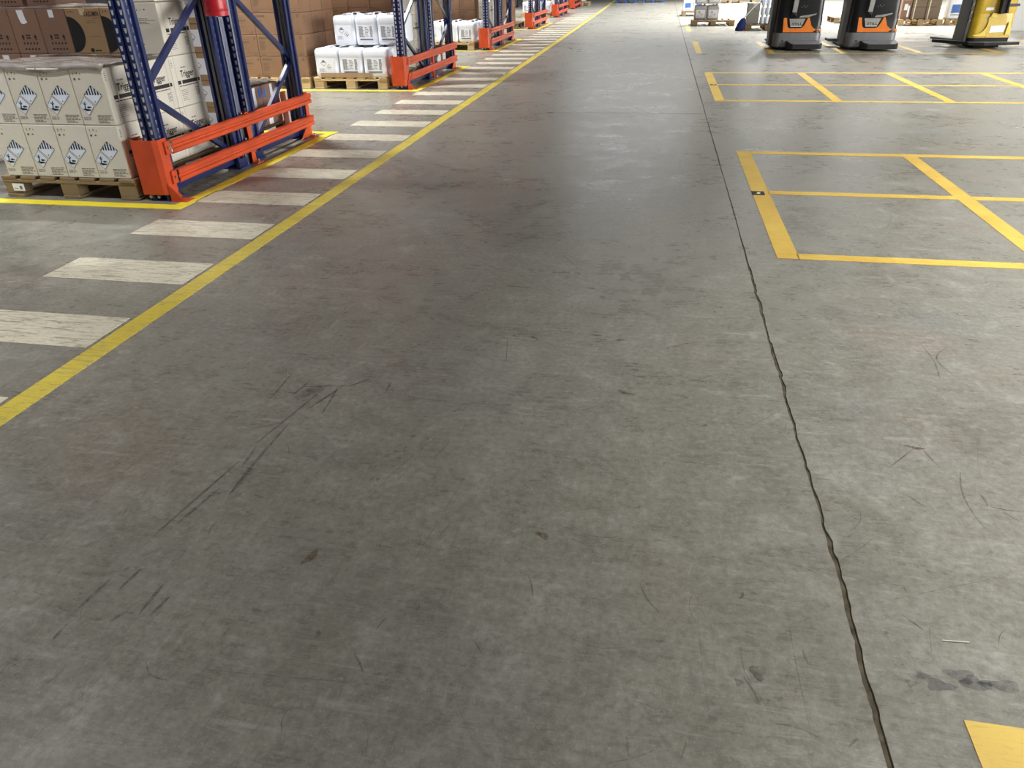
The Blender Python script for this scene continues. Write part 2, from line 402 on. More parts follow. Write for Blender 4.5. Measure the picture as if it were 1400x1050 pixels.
# scuffs, skid marks and stains worn into the floor: nobody could count them
def stroke(mb, pts, w, z):
    n = len(pts); L, Rr = [], []
    for i, p in enumerate(pts):
        a = pts[max(0, i-1)]; b = pts[min(n-1, i+1)]; dx, dy = b[0]-a[0], b[1]-a[1]; l = math.hypot(dx, dy) or 1
        k = w/2*(0.25+0.75*math.sin(math.pi*(i+0.4)/(n-0.2)))
        L.append((p[0]-dy/l*k, p[1]+dx/l*k, z)); Rr.append((p[0]+dy/l*k, p[1]-dx/l*k, z))
    mb.add(L+Rr, [(i, i+1, n+i+1, n+i) for i in range(n-1)])
def pixline(mb, x0, y0, x1, y1, w, z=0.0008, bend=0.0):
    a, b = ground(x0, y0), ground(x1, y1); d = b-a; nrm = Vector((-d.y, d.x, 0))
    stroke(mb, [((a+d*t+nrm*(bend*math.sin(math.pi*t))).x, (a+d*t+nrm*(bend*math.sin(math.pi*t))).y) for t in [i/8 for i in range(9)]], w, z)
def blob(mb, x, y, r, ry, z, rg, rot=0):
    n = 14; ph = rg.uniform(0, 6)
    pts = []
    for i in range(n):
        a = 2*math.pi*i/n; q = 1+0.25*math.sin(3*a+ph)+rg.uniform(-.12, .12)
        u, v = r*q*math.cos(a), ry*q*math.sin(a); pts.append((x+u*math.cos(rot)-v*math.sin(rot), y+u*math.sin(rot)+v*math.cos(rot), z))
    mb.poly(pts)
rg = random.Random(11)
sc_a, sc_b, sc_p = MB(), MB(), MB()
for l in ((210, 733, 328, 630), (240, 718, 300, 668), (103, 836, 150, 793), (163, 806, 193, 778), (190, 840, 229, 793), (351, 606, 450, 525), (416, 529, 476, 527), (420, 560, 470, 527), (313, 677, 395, 579), (73, 874, 92, 853), (440, 566, 461, 531), (476, 529, 506, 518), (527, 537, 535, 522), (370, 545, 400, 510), (330, 640, 350, 612), (205, 842, 232, 816), (150, 850, 175, 835), (400, 540, 425, 520)):
    pixline(sc_a, *l, 0.008+0.004*rg.random(), bend=rg.uniform(-.01, .01))
pixline(sc_b, 405, 545, 440, 528, 0.05); pixline(sc_b, 318, 672, 345, 640, 0.02)
for l in ((1060, 990, 1118, 1008, .09), (875, 797, 902, 838, -.08), (722, 787, 728, 815, .05), (484, 893, 497, 921, .03), (694, 462, 692, 494, 0), (1232, 840, 1263, 862, 0), (1258, 470, 1285, 520, .05), (1296, 475, 1303, 512, -.2), (1313, 645, 1347, 723, -.08), (920, 474, 965, 467, .05), (950, 520, 975, 524, .03), (806, 455, 818, 460, 0), (845, 505, 905, 508, -.3), (1215, 640, 1250, 613, 0), (1255, 608, 1285, 640, 0), (1238, 676, 1266, 694, 0), (1395, 700, 1355, 693, .05), (1370, 700, 1400, 716, 0), (200, 905, 228, 930, -.15), (515, 860, 527, 845, 0), (1160, 1022, 1172, 1010, 0), (1016, 925, 1038, 960, .02), (660, 360, 690, 372, 0), (770, 350, 790, 366, 0)):
    pixline(sc_a, *l[:4], 0.005, bend=l[4])
for x, y, r, e, s in ((1036, 919, .016, .02, 0), (1010, 933, .009, .009, 0), (868, 572, .012, .006, .5), (963, 582, .012, .006, .4), (517, 655, .007, .007, 0), (434, 868, .006, .012, 0), (848, 465, .02, .012, .3)):
    g_ = ground(x, y); blob(sc_a, g_.x, g_.y, r, e, 0.0009, rg, s)
for i in range(1500):
    X = rg.uniform(-3.3, 4.5); Y = 0.8+13*rg.random()**1.6; a = rg.choice((rg.gauss(1.45, .3), rg.gauss(0.2, .5), rg.uniform(0, 3.1))); L = rg.choice((.03, .04, .06, .09, .15, .35))*rg.uniform(.6, 1.4)
    bd = rg.uniform(-.2, .2)*rg.random(); nn = 6; pts = []
    for k in range(nn):
        q = k/(nn-1)-.5; pts.append((X+L*q*math.cos(a)-L*bd*math.cos(math.pi*q)*math.sin(a), Y+L*q*math.sin(a)+L*bd*math.cos(math.pi*q)*math.cos(a)))
    if any(-3.1 < p_[0] < -2.08 for p_ in pts): continue
    stroke(rg.choice((sc_b, sc_b, sc_b, sc_p, sc_a)) if L < .2 else rg.choice((sc_b, sc_b, sc_p)), pts, rg.choice((.0015, .002, .003, .006 if L < .1 else .002)), 0.0006+0.0001*(i % 3))
for m_, nm in ((sc_a, 'scuff'), (sc_b, 'scuff_faint'), (sc_p, 'scuff_pale')):
    tag(m_.build('scuff_marks', nm, floor), 'scuffs and skid scratches worn into the concrete', kind='stuff')
st = MB(); sb = MB()
for x, y, r, e in ((1285, 937, .028, .016), (1313, 924, .030, .018), (1330, 934, .024, .02), (1372, 938, .036, .014), (1262, 924, .016, .01), (1245, 934, .012, .01), (1348, 937, .014, .01)):
    g_ = ground(x, y); blob(st, g_.x, g_.y, r, e, 0.0008, rg)
for x, y, r, e, s in ((424, 762, .011, .03, -.35), (742, 732, .02, .012, -.5), (855, 537, .03, .008, -.4), (730, 462, .025, .008, -.5), (1250, 612, .03, .007, -.2)):
    g_ = ground(x, y); blob(sb, g_.x, g_.y, r, e, 0.0008, rg, s)
tag(st.build('oil_stain', 'stain', floor), 'grey oil stains beside the yellow bay corner', kind='stuff')
tag(sb.build('brown_stain', 'stain_brown', floor), 'small brown stains on the concrete', kind='stuff')
g_ = ground(1307, 879); mb = MB(); mb.tube((g_.x-.028, g_.y, .003), (g_.x+.028, g_.y+.004, .003), .0012, n=6)
tag(mb.build('stick', 'strap'), 'thin white stick lying on the concrete near the oil stains', 'debris')

# ------------------------------------------------------------------ walls far off
mb = MB(); mb.box(-24, 48.0, 0, 16, 48.3, 11)
tag(mb.build('wall_back', 'wall_grey'), 'light grey panel wall closing the hall', kind='structure')
mb = MB(); mb.box(16.0, -6, 0, 16.3, 48, 11)
tag(mb.build('wall_right', 'wall_white'), 'white panel wall along the open side', kind='structure')
for k, (x0, x1) in enumerate(((-5.6, 2.2), (5.0, 8.2), (10.5, 13.6))):
    w = MB(); w.box(x0, 47.93, 6.0, x1, 47.99, 10.8); w = w.build('window_%d' % (k+1), 'daylight'); tag(w, 'bright translucent daylight panel high in the end wall', kind='structure')
    f_ = MB(); m = 4
    for i in range(m+1):
        xx = x0+(x1-x0)*i/m; f_.box(xx-.04, 47.88, 6.0, xx+.04, 47.93, 10.8)
    f_.build('window_frame', 'trim_grey', w)
for k, (y0, y1) in enumerate(((-3.5, 1.5), (2.5, 7.5), (8.5, 13.5))):
    w = MB(); w.box(15.93, y0, .9, 15.99, y1, 5.2); w = w.build('window_%d' % (k+4), 'side_fill_glow'); tag(w, 'tall glowing window panel added unseen in the side wall', kind='structure')  # unseen windows added to brighten the aisle-facing sides of the rack goods
    f_ = MB()
    for i in range(5): yy = y0+(y1-y0)*i/4; f_.box(15.88, yy-.04, .9, 15.93, yy+.04, 5.2)
    f_.build('window_frame', 'trim_grey', w)
# white partition beside the yellow truck, seen at the picture's edge
mb = MB(); mb.box(7.55, 19.7, 0, 13.5, 19.85, 3.0)
pw = tag(mb.build('wall_partition', 'wall_white'), 'white panel partition beyond the yellow truck', kind='structure')
for xx in (7.98, 8.10, 9.2, 10.4):
    mb = MB(); mb.box(xx-.012, 19.685, .30, xx+.012, 19.70, 3.0); mb.build('panel_joint', 'trim_grey', pw)

# ------------------------------------------------------------------ pallet racks
def strip(mb, a, b, h, holes):
    """sheet-metal strip from plan point a to b; holes = tapered slots punched every 50 mm"""
    a, b = Vector(a), Vector(b)
    if not holes:
        mb.add([(a.x, a.y, 0), (b.x, b.y, 0), (b.x, b.y, h), (a.x, a.y, h)], [(0, 1, 2, 3)]); return
    P = lambda t, z: (a.x+(b.x-a.x)*t, a.y+(b.y-a.y)*t, z)
    vs, fs = [], []; lv = [(0, 0)]
    z = 0.03
    while z < h-0.05: lv += [(z, 1), (z+.030, 0)]; z += .05
    lv.append((h, 2))
    for zz, kind in lv:
        e = 0.32 if kind == 1 else 0.18
        vs += [P(0, zz), P(e, zz), P(1-e, zz), P(1, zz)]
    for i in range(len(lv)-1):
        for j in range(3):
            if lv[i][1] == 1 and j == 1: continue
            fs.append((i*4+j, i*4+j+1, i*4+j+5, i*4+j+4))
    mb.add(vs, fs)
def upright_mesh(h=5.0, sgn=1):
    """omega profile opening towards +Y (sgn 1): two slotted front strips with a groove between, slotted sides, back lips"""
    s = sgn; mb = MB()
    half = [(.013, 0, 0), (.046, 0, 1), (.054, .010*s, 0), (.054, .036*s, 0), (.036, .042*s, 0), (.036, .076*s, 1), (.054, .082*s, 0), (.054, .112*s, 0), (.034, .112*s, 0)]
    pr = [(-x, y, 0) for x, y, h in reversed(half)]
    pr[4] = (pr[4][0], pr[4][1], 1); pr[8] = (pr[8][0], pr[8][1], 1)
    pr += [(-.008, .014*s, 0), (.008, .014*s, 0)] + half
    for p, q in zip(pr, pr[1:]): strip(mb, p[:2], q[:2], h, q[2] == 1)
    me = mb.mesh('upright'); me.materials.append(MAT['rack_blue']); return me
def slot_light_mesh(h=5.0, s=1):
    """pale strips just inside the slotted faces, standing in for light through the slots"""
    mb = MB()
    for x in (-1, 1):
        mb.add([(x*.014, .0035*s, .01), (x*.045, .0035*s, .01), (x*.045, .0035*s, h), (x*.014, .0035*s, h)], [(0, 1, 2, 3)])
        mb.add([(x*.0325, .043*s, .01), (x*.0325, .075*s, .01), (x*.0325, .075*s, h), (x*.0325, .043*s, h)], [(0, 1, 2, 3)])
    me = mb.mesh('slot_light_strip'); me.materials.append(MAT['slot_light_paint']); return me
UP_F, UP_B = upright_mesh(5.0, 1), upright_mesh(5.0, -1)
LI_F, LI_B = slot_light_mesh(5.0, 1), slot_light_mesh(5.0, -1)
def foot_mesh():
    mb = MB(); mb.box(-.075, -.04, 0, .066, .135, .008); mb.box(-.06, -.01, .008, -.055, .11, .07); mb.box(.055, -.01, .008, .06, .11, .07)
    for sx in (-.05, .05): mb.tube((sx, -.025, .006), (sx, -.025, .03), .012, n=8)
    me = mb.mesh('foot_plate'); me.materials.append(MAT['rack_blue']); return me
FOOT = foot_mesh()
def channel(mb, p0, p1, w=.038, t=.003, d=.03):
    """diagonal C-channel brace, open towards -X"""
    p0, p1 = Vector(p0), Vector(p1); dv = (p1-p0).normalized(); n = Vector((1, 0, 0)); u = n.cross(dv).normalized()
    pr = [(-w/2, -d), (-w/2, 0), (w/2, 0), (w/2, -d), (w/2-t, -d), (w/2-t, -t), (-w/2+t, -t), (-w/2+t, -d)]
    mb.loft([[p+u*a+n*b for a, b in pr] for p in (p0, p1)])
def rack(ry, rl, rx, label, near=True):
    root = empty('pallet_rack', (rx-.075, ry+.05, 0)); tag(root, label, 'rack', 'blue pallet racks along the walkway')
    fd = (rl-.34)/2+.04                       # depth of one frame
    L = rl-.08
    frames = ((0.0, fd), (L-fd, L))
    for fx in (0.0, -2.85):
        for k, (y0, y1) in enumerate(frames):
            for yy, me in ((y0, UP_F), (y1, UP_B)):
                u_ = obj('upright', me, root, (fx, yy, 0)); obj('slot_light_strip', LI_F if me is UP_F else LI_B, u_); ft = obj('foot_plate', FOOT, root, (fx, yy, 0))
                if me is UP_B: ft.rotation_euler.z = math.pi
            mb = MB(); channel(mb, (fx+.018, y0+.05, .055), (fx+.018, y1-.05, .055)); mb.build('brace', 'rack_blue', root)
            zs = [.10, .68, 1.27, 1.86, 2.45, 3.04, 3.63, 4.22, 4.8]
            for i in range(len(zs)-1):
                far = (i % 2 == 0) == (k == 0)
                a, b = (y1-.05, y0+.05) if far else (y0+.05, y1-.05)
                mb = MB(); channel(mb, (fx+.018, a, zs[i]), (fx+.018, b, zs[i+1])); mb.build('brace', 'rack_blue', root)
    for zz in (1.75, 3.6):
        for (y0, y1) in frames:
            for yy, s in ((y0, -1), (y1, 1)):
                mb = MB(); mb.box(-2.795, yy-.0 if s > 0 else yy-.045, zz, -.055, yy+.045 if s > 0 else yy, zz+.12, .004); mb.build('beam', 'guard_orange', root)
    return root
def guard(ry, rl, rx, label):
    root = empty('rack_guard', (rx, ry, 0)); tag(root, label, 'rack guard', 'orange guards at the rack ends')
    # wrapped column protector: left chamfer, front, right side
    pr = [(-.225, .16), (-.225, .05), (-.185, 0.0), (-.03, 0.0), (0.0, .022), (0.0, .115), (-.006, .115), (-.006, .025), (-.033, .006), (-.182, .006), (-.219, .052), (-.219, .16)]
    mb = MB(); mb.prism(pr, lambda a, b, k: (a, b, .045+.355*k)); cp = shade(mb.build('column_protector', 'guard_orange', root), .4)
    for xx in (-.14, -.08):
        b = MB(); b.tube((xx, .012, .03), (xx, .002, .03), .011, n=6); b.build('bolt', 'bolt_steel', cp)
    # gusset foot at the corner
    mb = MB(); mb.prism([(0, 0), (.10, 0.0), (0, .115)], lambda a, b, k: (.002+a*1.0, .015+.008*k, b)); mb.box(0.001, .005, 0, .125, .10, .006); mb.prism([(0, .115), (0, 0), (.12, 0)], lambda a, b, k: (.001+.006*k, .02+a, b+.006)); mb.build('foot', 'guard_orange', root)
    # rails with a folded double-rib profile
    for z0 in (.292, .100):
        pr = [(-.012, 0), (.018, 0), (.026, .008), (.026, .030), (.018, .037), (.018, .050), (.026, .057), (.026, .079), (.018, .088), (-.012, .088), (-.012, .084), (.015, .084), (.021, .077), (.021, .060), (.013, .052), (.013, .036), (.021, .028), (.021, .010), (.015, .004), (-.012, .004)]
        mb = MB(); mb.prism(pr, lambda a, b, k, z0=z0: (a, .135+(rl-.12)*k, z0+b)); rl_ = shade(mb.build('rail', 'guard_orange', root), .3)
        mb = MB(); mb.box(-.004, .07, z0+.004, .014, .128, z0+.088, .002); br = mb.build('bracket', 'guard_orange', root)
        b = MB(); b.tube((.012, .098, z0+.046), (.024, .098, z0+.046), .010, n=6); b.build('bolt', 'bolt_steel', br)
        for yy in (rl*.5, rl-.06):
            for q in (-.02,):
                b = MB(); b.tube((-.01+q, yy, z0+.088), (-.01+q, yy, z0+.10), .009, n=6); b.build('bolt', 'bolt_steel', rl_)
    # middle and end posts
    for yy, far in ((rl*.515, 0), (rl-.03, 1)):
        mb = MB(); mb.box(-.012, yy-.03, .008, -.006, yy+.03, .39); mb.box(-.17 if not far else -.05, yy+.024, .008, -.0125, yy+.03, .39); mb.box(-.005, yy-.05, 0, .045, yy+.05, .008); mb.box(-.012, yy-.03, 0, -.005, yy+.03, .008)
        po = mb.build('post', 'guard_orange', root)
        if far:
            mb = MB(); mb.prism([(0, .09), (0, 0), (-.17, 0)], lambda a, b, k: (-.012+.006*k, yy-.031+a, .008+b*1.3)); mb.build('gusset', 'guard_orange', po)
        b = MB(); b.tube((.03, yy, .006), (.03, yy, .03), .009, n=6); b.build('bolt', 'bolt_steel', po)
    mb = MB(); yy = rl-.05
    mb.box(-.225, yy-.05, 0, -.219, yy+.05, .40); mb.prism([(0, .10), (0, 0), (-.15, 0)], lambda a, b, k: (-.225+.006*k, yy-.051+a, b*1.2)); mb.build('post', 'guard_orange', root)
    return root
rl_names = ['nearest the hazard-labelled cartons', 'beside the white jerrycan pallet stacked two high', 'beside the single layer of white jerrycans', 'standing fourth along the white stripes', 'standing fifth along the white stripes', 'standing last along the white stripes']
for i, (ry, rl, rx) in enumerate(RACKS):
    rack(ry, rl, rx, 'blue slotted pallet rack end '+rl_names[i]); guard(ry, rl, rx, 'orange steel rack end guard '+rl_names[i])
# red extinguisher strapped between the two frames of the first rack
ex = empty('fire_extinguisher', (-3.13, 5.27, 1.085)); tag(ex, 'red metal cylinder hanging between the blue uprights of the first rack', 'fire extinguisher')
mb = MB(); mb.lathe(0, 0, [(.05, .012), (.068, .014), (.076, .03), (.078, .05), (.078, .40), (.07, .44), (.03, .47), (.02, .50)], 24); shade(mb.build('cylinder', 'red_paint', ex), .8)
mb = MB(); mb.lathe(0, 0, [(.070, 0), (.080, 0), (.082, .028), (.079, .028), (.072, .02)], 24); shade(mb.build('base_ring', 'red_paint', ex), .8)
mb = MB(); mb.tube((0, 0, .50), (0, 0, .54), .018); mb.bar((-.03, 0, .56), (.09, 0, .58), .02, .015); mb.build('valve', 'dark_steel', ex)
mb = MB(); mb.box(-.0865, -.04, .2, -.0785, .12, .25, .001); mb.build('bracket', 'dark_steel', ex)
# the tube pair the extinguisher hangs on (row spacer between the frames)
sp = empty('row_spacer', (-3.30, 5.505, 0)); tag(sp, 'ribbed blue steel post under the red cylinder between rack frames', 'post')
mb = MB()
pr = [(-.05, -.03), (-.03, -.018), (-.012, -.03), (.012, -.03), (.03, -.018), (.05, -.03), (.056, -.02), (.044, -.010), (.044, .006), (.056, .02), (.05, .03), (-.05, .03)]
mb.prism(pr, lambda a, b, k: (a, b, .008+1.06*k)); shade(mb.build('post', 'rack_blue', sp), .3)
mb = MB(); mb.box(-.06, -.028, 0, .06, .028, .008); mb.build('base_plate', 'rack_blue', sp)
mb = MB(); mb.box(.004, -.0325, .45, .011, -.0305, .68); mb.build('warning_strip', 'tag_red', sp)

# ------------------------------------------------------------------ pallets
def make_pallet(wood, W=1.04, D=1.12, nb=7):
    """deck boards along Y; origin at the middle of the front edge on the floor"""
    root = empty('wooden_pallet')
    rg = random.Random(5)
    def part(name, *b):
        mb = MB(); mb.box(*b, .003); return mb.build(name, wood, root)
    bw = W/nb*.76
    for i in range(nb):
        x = -W/2+bw/2+(W-bw)*i/(nb-1); j = rg.uniform(-.006, .006); part('deck_board', x-bw/2, j, .1225, x+bw/2, D+j, .144)
    for yy in (0.004, D/2-.05, D-.104): part('stringer_board', -W/2, yy, .1005, W/2, yy+.10, .1222)
    for x in (-W/2+.005, -.065, W/2-.135):
        for yy in (.006, D/2-.05, D-.106): part('block', x, yy, .0222, x+.13, yy+.10, .1002)
        part('bottom_board', x, .0, 0, x+.13, D, .0218)
    return root
PAL = make_pallet('pallet_wood'); PALO = make_pallet('pallet_old')
def pallet(kind, x0, y, label, W=1.04, D=1.12, rz=0, z=0):
    return place(PALO if kind else PAL, (x0+W/2, y, z), label, 'pallet', 'wooden pallets', rz, (W/1.04, D/1.12, 1))

# ------------------------------------------------------------------ cartons
EPS = .0008
def carton_body(root, w, d, h, mat, tape=True):
    mb = MB(); mb.box(-w/2, -d/2, 0, w/2, d/2, h, .004); mb.build('box_body', mat, root)
    if tape:
        mb = MB(); mb.box(-.025, -d/2+.002, h, .025, d/2-.002, h+.0006); mb.build('tape', 'tape', root)
        mb = MB(); mb.box(-.025, -d/2-.0006, h-.05, .025, -d/2, h-.004)
        mb.build('tape', 'tape', root)
def front(d): return lambda u, v: (u, -d/2-EPS, v)
def front2(d): return lambda u, v: (u, -d/2-2*EPS, v)
def side(w): return lambda u, v: (w/2+EPS, u, v)
CW, CD_, CH = .236, .354, .343
def icon_row(F, u, v, s, n=5, two=True):
    F.r(u-s*.6, v, u-s*.35, v+s*1.6); F.r(u-s*.05, v, u+s*.2, v+s*1.6); F.r(u-s*.6, v-s*.5, u+s*.3, v-s*.2)
    F.disc(u+s*3, v+s*1.0, s*.6, s*.55); F.r(u+s*2.85, v-s*.4, u+s*3.15, v+s*.8)
    F.r(u+s*5.3, v-s*.2, u+s*5.9, v+s*.5); F.p((u+s*5.4, v+s*.5), (u+s*5.8, v+s*.5), (u+s*5.6, v+s*1.7))
    if n > 3:
        for a in range(8):
            q = a*math.pi/4; F.r(u+s*8.4+s*.7*math.cos(q)-s*.12, v+s*.6+s*.7*math.sin(q)-s*.12, u+s*8.4+s*.7*math.cos(q)+s*.12, v+s*.6+s*.7*math.sin(q)+s*.12)
        F.p((u+s*10.6, v+s*.3), (u+s*12.4, v+s*.3), (u+s*12, v+s*1.0), (u+s*11.5, v+s*1.2), (u+s*11, v+s*1.0))
def hazard_carton():
    r = empty('hazard_carton'); carton_body(r, CW, CD_, CH, 'cream_carton', False)
    rg = random.Random(2)
    # two diamond labels side by side on the slant: striped one and dead tree and fish
    def diamond(cu, cv, au, av, name):
        L = Flat(front(CD_)); L.p((cu, cv+av), (cu+au, cv), (cu, cv-av), (cu-au, cv)); lb = L.build(name, 'label_blue', r)
        K = Flat(front2(CD_)); e = .94; q = [(0, 1), (1, 0), (0, -1), (-1, 0)]
        for i in range(4):
            m, n = q[i], q[(i+1) % 4]; K.p((cu+m[0]*au, cv+m[1]*av), (cu+n[0]*au, cv+n[1]*av), (cu+n[0]*au*e, cv+n[1]*av*e), (cu+m[0]*au*e, cv+m[1]*av*e))
        K.build('label_border', 'ink_grey', lb); return lb
    cu, cv, au, av = .011, .184, .067, .061
    lb = diamond(cu, cv, au, av, 'striped_diamond'); K = Flat(front2(CD_))
    for k in range(7):
        a = -1+.06+k*.29; b = min(a+.15, .97)
        K.p(*[(cu+au*q_, cv+.002) for q_ in (a, b)], *[(cu+au*q_, cv+.003+(av*.93)*(1-abs(q_))) for q_ in ((b, 0, a) if a < 0 < b else (b, a))])
    K.disc(cu+.004, cv-av*.62, .0035, .005, 8); K.build('hazard_stripes', 'ink', lb)
    cu, cv = -.0575, .118; lb = diamond(cu, cv, .0555, .0595, 'tree_fish_diamond')
    T = Flat(front2(CD_)); d = lambda a, b: (cu+a*.05, cv+b*.05)
    T.p(d(-.38, -.30), d(-.18, -.30), d(-.20, .10), d(-.12, .50), d(-.26, .50), d(-.30, .10)); T.p(d(-.24, .02), d(.06, .30), d(.0, .36), d(-.26, .14)); T.p(d(-.28, .12), d(-.55, .38), d(-.48, .42), d(-.24, .22)); T.p(d(-.2, .3), d(.0, .55), d(-.06, .58), d(-.24, .38))
    T.p(d(-.62, -.30), d(.10, -.34), d(.55, -.42), d(.40, -.56), d(-.2, -.62), d(-.5, -.46)); T.disc(*d(.26, -.14), .013, .006); T.p(d(.44, -.14), d(.62, -.02), d(.60, -.26))
    T.build('pictogram', 'ink', lb)
    P = Flat(front(CD_)); icon_row(P, -CW/2+.028, CH-.035, .0085, 3); P.disc(-CW/2+.028, CH-.063, .008, .008); P.p((-CW/2+.052, CH-.066), (-CW/2+.072, CH-.066), (-CW/2+.062, CH-.054))
    P.lines(.0, .012, .108, .066, 6, rg); P.lines(-.105, .03, -.03, .052, 3, rg, .35); P.build('box_print', 'ink_soft', r)
    S = Flat(side(CW)); D = CD_/2
    S.text('Trigger', -D+.10, CH*.53, D-.085, CH*.53+.060, .020, .004); S.r(-D+.05, CH*.44, -D+.09, CH*.44+.025); S.r(-D+.105, CH*.44, D-.055, CH*.44+.025); S.r(D-.045, CH*.44, D-.02, CH*.44+.025)
    S.lines(-D+.06, CH*.385, D-.03, CH*.42, 1, rg, .5); S.build('brand_print', 'ink', r)
    S = Flat(side(CW)); S.lines(-D+.07, CH*.1, -D+.15, CH*.34, 7, rg, .3); S.lines(D-.10, CH*.16, D-.045, CH*.34, 6, rg, .45); S.lines(-D+.12, CH*.74, D-.13, CH*.78, 1, rg, .6)
    S.r(-D+.052, .004, -D+.054, CH-.004); S.r(D-.052, .004, D-.05, CH-.004)
    S.lines(-D+.012, CH*.78, -D+.03, CH*.93, 4, rg, .4); S.build('side_print', 'ink_grey', r)
    return r
def plain_cream():
    r = empty('cream_carton'); carton_body(r, CW, CD_, CH, 'cream_carton', False); rg = random.Random(8)
    P = Flat(front(CD_)); icon_row(P, -CW/2+.028, CH-.05, .0095, 5); P.lines(-CW/2+.02, CH*.6, CW/2-.035, CH*.72, 4, rg, .3); P.lines(-CW/2+.04, CH*.22, CW/2-.15, CH*.25, 1, rg, .5); P.build('box_print', 'ink', r)
    S = Flat(side(CW)); D = CD_/2
    S.text('Trigger', -D+.10, CH*.53, D-.085, CH*.53+.060, .020, .004); S.r(-D+.05, CH*.44, -D+.09, CH*.44+.025); S.r(-D+.105, CH*.44, D-.055, CH*.44+.025); S.r(D-.045, CH*.44, D-.02, CH*.44+.025); S.lines(-D+.06, CH*.385, D-.03, CH*.42, 1, rg, .5); S.build('brand_print', 'ink', r)
    S = Flat(side(CW)); S.lines(-D+.07, CH*.1, -D+.15, CH*.34, 7, rg, .3); S.lines(D-.10, CH*.16, D-.045, CH*.34, 6, rg, .45); S.r(-D+.052, .004, -D+.054, CH-.004); S.r(D-.052, .004, D-.05, CH-.004); S.build('side_print', 'ink_grey', r)
    return r
def arrow_carton(w, d, h, sticker):
    r = empty('arrow_carton'); carton_body(r, w, d, h, 'rose_carton', False); rg = random.Random(4)
    P = Flat(front(d)); P.arrow(-w*.2, h*.30, .016); P.arrow(w*.24, h*.30, .016); P.lines(-w*.08, h*.32, w*.13, h*.44, 2, rg, .6)
    for k in range(5): P.disc(-w*.22+k*w*.115, h*.23, .008, .010, 6); P.disc(-w*.22+k*w*.115, h*.10, .010, .008, 5)
    P.build('box_print', 'ink', r)
    L = Flat(front(d))
    if sticker == 1: L.r(-.02, h*.80, .025, h*.97)
    else: L.p((-.045, h*.97), (.015, h*.97), (.02, h*.78), (.03, h*.70), (-.005, h*.66), (-.03, h*.68), (-.04, h*.8))
    L.build('sticker', 'label_white', r); return r
def kasumin_carton(w, d, h):
    r = empty('branded_carton'); carton_body(r, w, d, h, 'tan_carton', True); rg = random.Random(6)
    P = Flat(front(d)); P.text('KASUMIN', w*.04, h*.81, w*.46, h*.925, .018); P.r(w*.27, h*.77, w*.46, h*.778); P.disc(w*.02, h*.07, .018, .016); P.lines(w*.1, h*.04, w*.3, h*.08, 1, rg, .8); icon_row(P, -w*.40, h*.9, .008, 3); P.build('brand_print', 'ink', r)
    Q = Flat(front2(d)); n = 20
    Q.p(*[(-w/2+.003+w*.40*math.cos(math.pi*(i/n-.5)), h*.42+h*.40*math.sin(math.pi*(i/n-.5))) for i in range(n+1)])
    Q.build('print_disc', 'dark_steel', r)
    S = Flat(front(d)); S.lines(w*.05, h*.66, w*.44, h*.73, 2, rg, .3); S.lines(w*.05, h*.36, w*.44, h*.40, 1, rg, .3); S.build('box_print', 'ink_soft', r)
    return r
def brown_carton(w, d, h, var):
    r = empty('brown_carton'); carton_body(r, w, d, h, 'brown_carton', False); rg = random.Random(20+var)
    P = Flat(front(d))
    if var == 0:
        P.lines(-w*.18, h*.62, w*.16, h*.72, 1, rg, .8); P.r(-w*.12, h*.80, w*.08, h*.815); P.lines(-w*.1, h*.52, w*.05, h*.56, 1, rg, .5); P.lines(-w*.22, h*.36, w*.2, h*.40, 1, rg, .5); P.r(w*.36, h*.80, w*.43, h*.91); P.lines(-w*.06, h*.26, w*.1, h*.29, 1, rg, .5)
        P.lines(-w*.44, h*.05, -w*.3, h*.10, 1, rg, .5); P.lines(w*.25, h*.05, w*.44, h*.12, 1, rg, .6)
    else:
        P.lines(-w*.42, h*.80, w*.2, h*.92, 1, rg, .7); P.lines(-w*.42, h*.30, -w*.1, h*.72, 6, rg, .4); P.lines(-w*.42, h*.05, -w*.1, h*.1, 1, rg, .6)
    P.r(-w/2+.004, h*.165, w/2-.004, h*.175)
    P.build('box_print', 'ink_soft', r)
    S = Flat(side(w)); S.lines(-d*.25, h*.5, d*.05, h*.85, 4, rg, .35); S.r(-d/2+.004, h*.165, d/2-.004, h*.172); S.r(d*.25, h*.78, d*.32, h*.9); S.build('side_print', 'ink_soft', r)
    return r
def white_label_carton(w, d, h):
    r = empty('labelled_carton'); carton_body(r, w, d, h, 'tan_carton', True)
    L = Flat(front(d)); L.r(-w*.1, h*.22, w*.46, h*.82); lb = L.build('label', 'label_white', r)
    K = Flat(front2(d)); c = (w*.2, h*.55); s = h*.17
    for i in range(4):
        a = [(0, 1), (1, 0), (0, -1), (-1, 0)][i]; b = [(0, 1), (1, 0), (0, -1), (-1, 0)][(i+1) % 4]
        K.p((c[0]+a[0]*s, c[1]+a[1]*s), (c[0]+b[0]*s, c[1]+b[1]*s), (c[0]+b[0]*s*.88, c[1]+b[1]*s*.88), (c[0]+a[0]*s*.88, c[1]+a[1]*s*.88))
    K.p((c[0]-s*.35, c[1]+s*.4), (c[0]-s*.15, c[1]+s*.4), (c[0]-s*.1, c[1]-s*.2), (c[0]+s*.45, c[1]-s*.3), (c[0]+s*.4, c[1]-s*.45), (c[0]-s*.35, c[1]-s*.35)); K.r(-w*.06, h*.25, -w*.0, h*.32)
    K.build('pictogram', 'ink', lb); return r
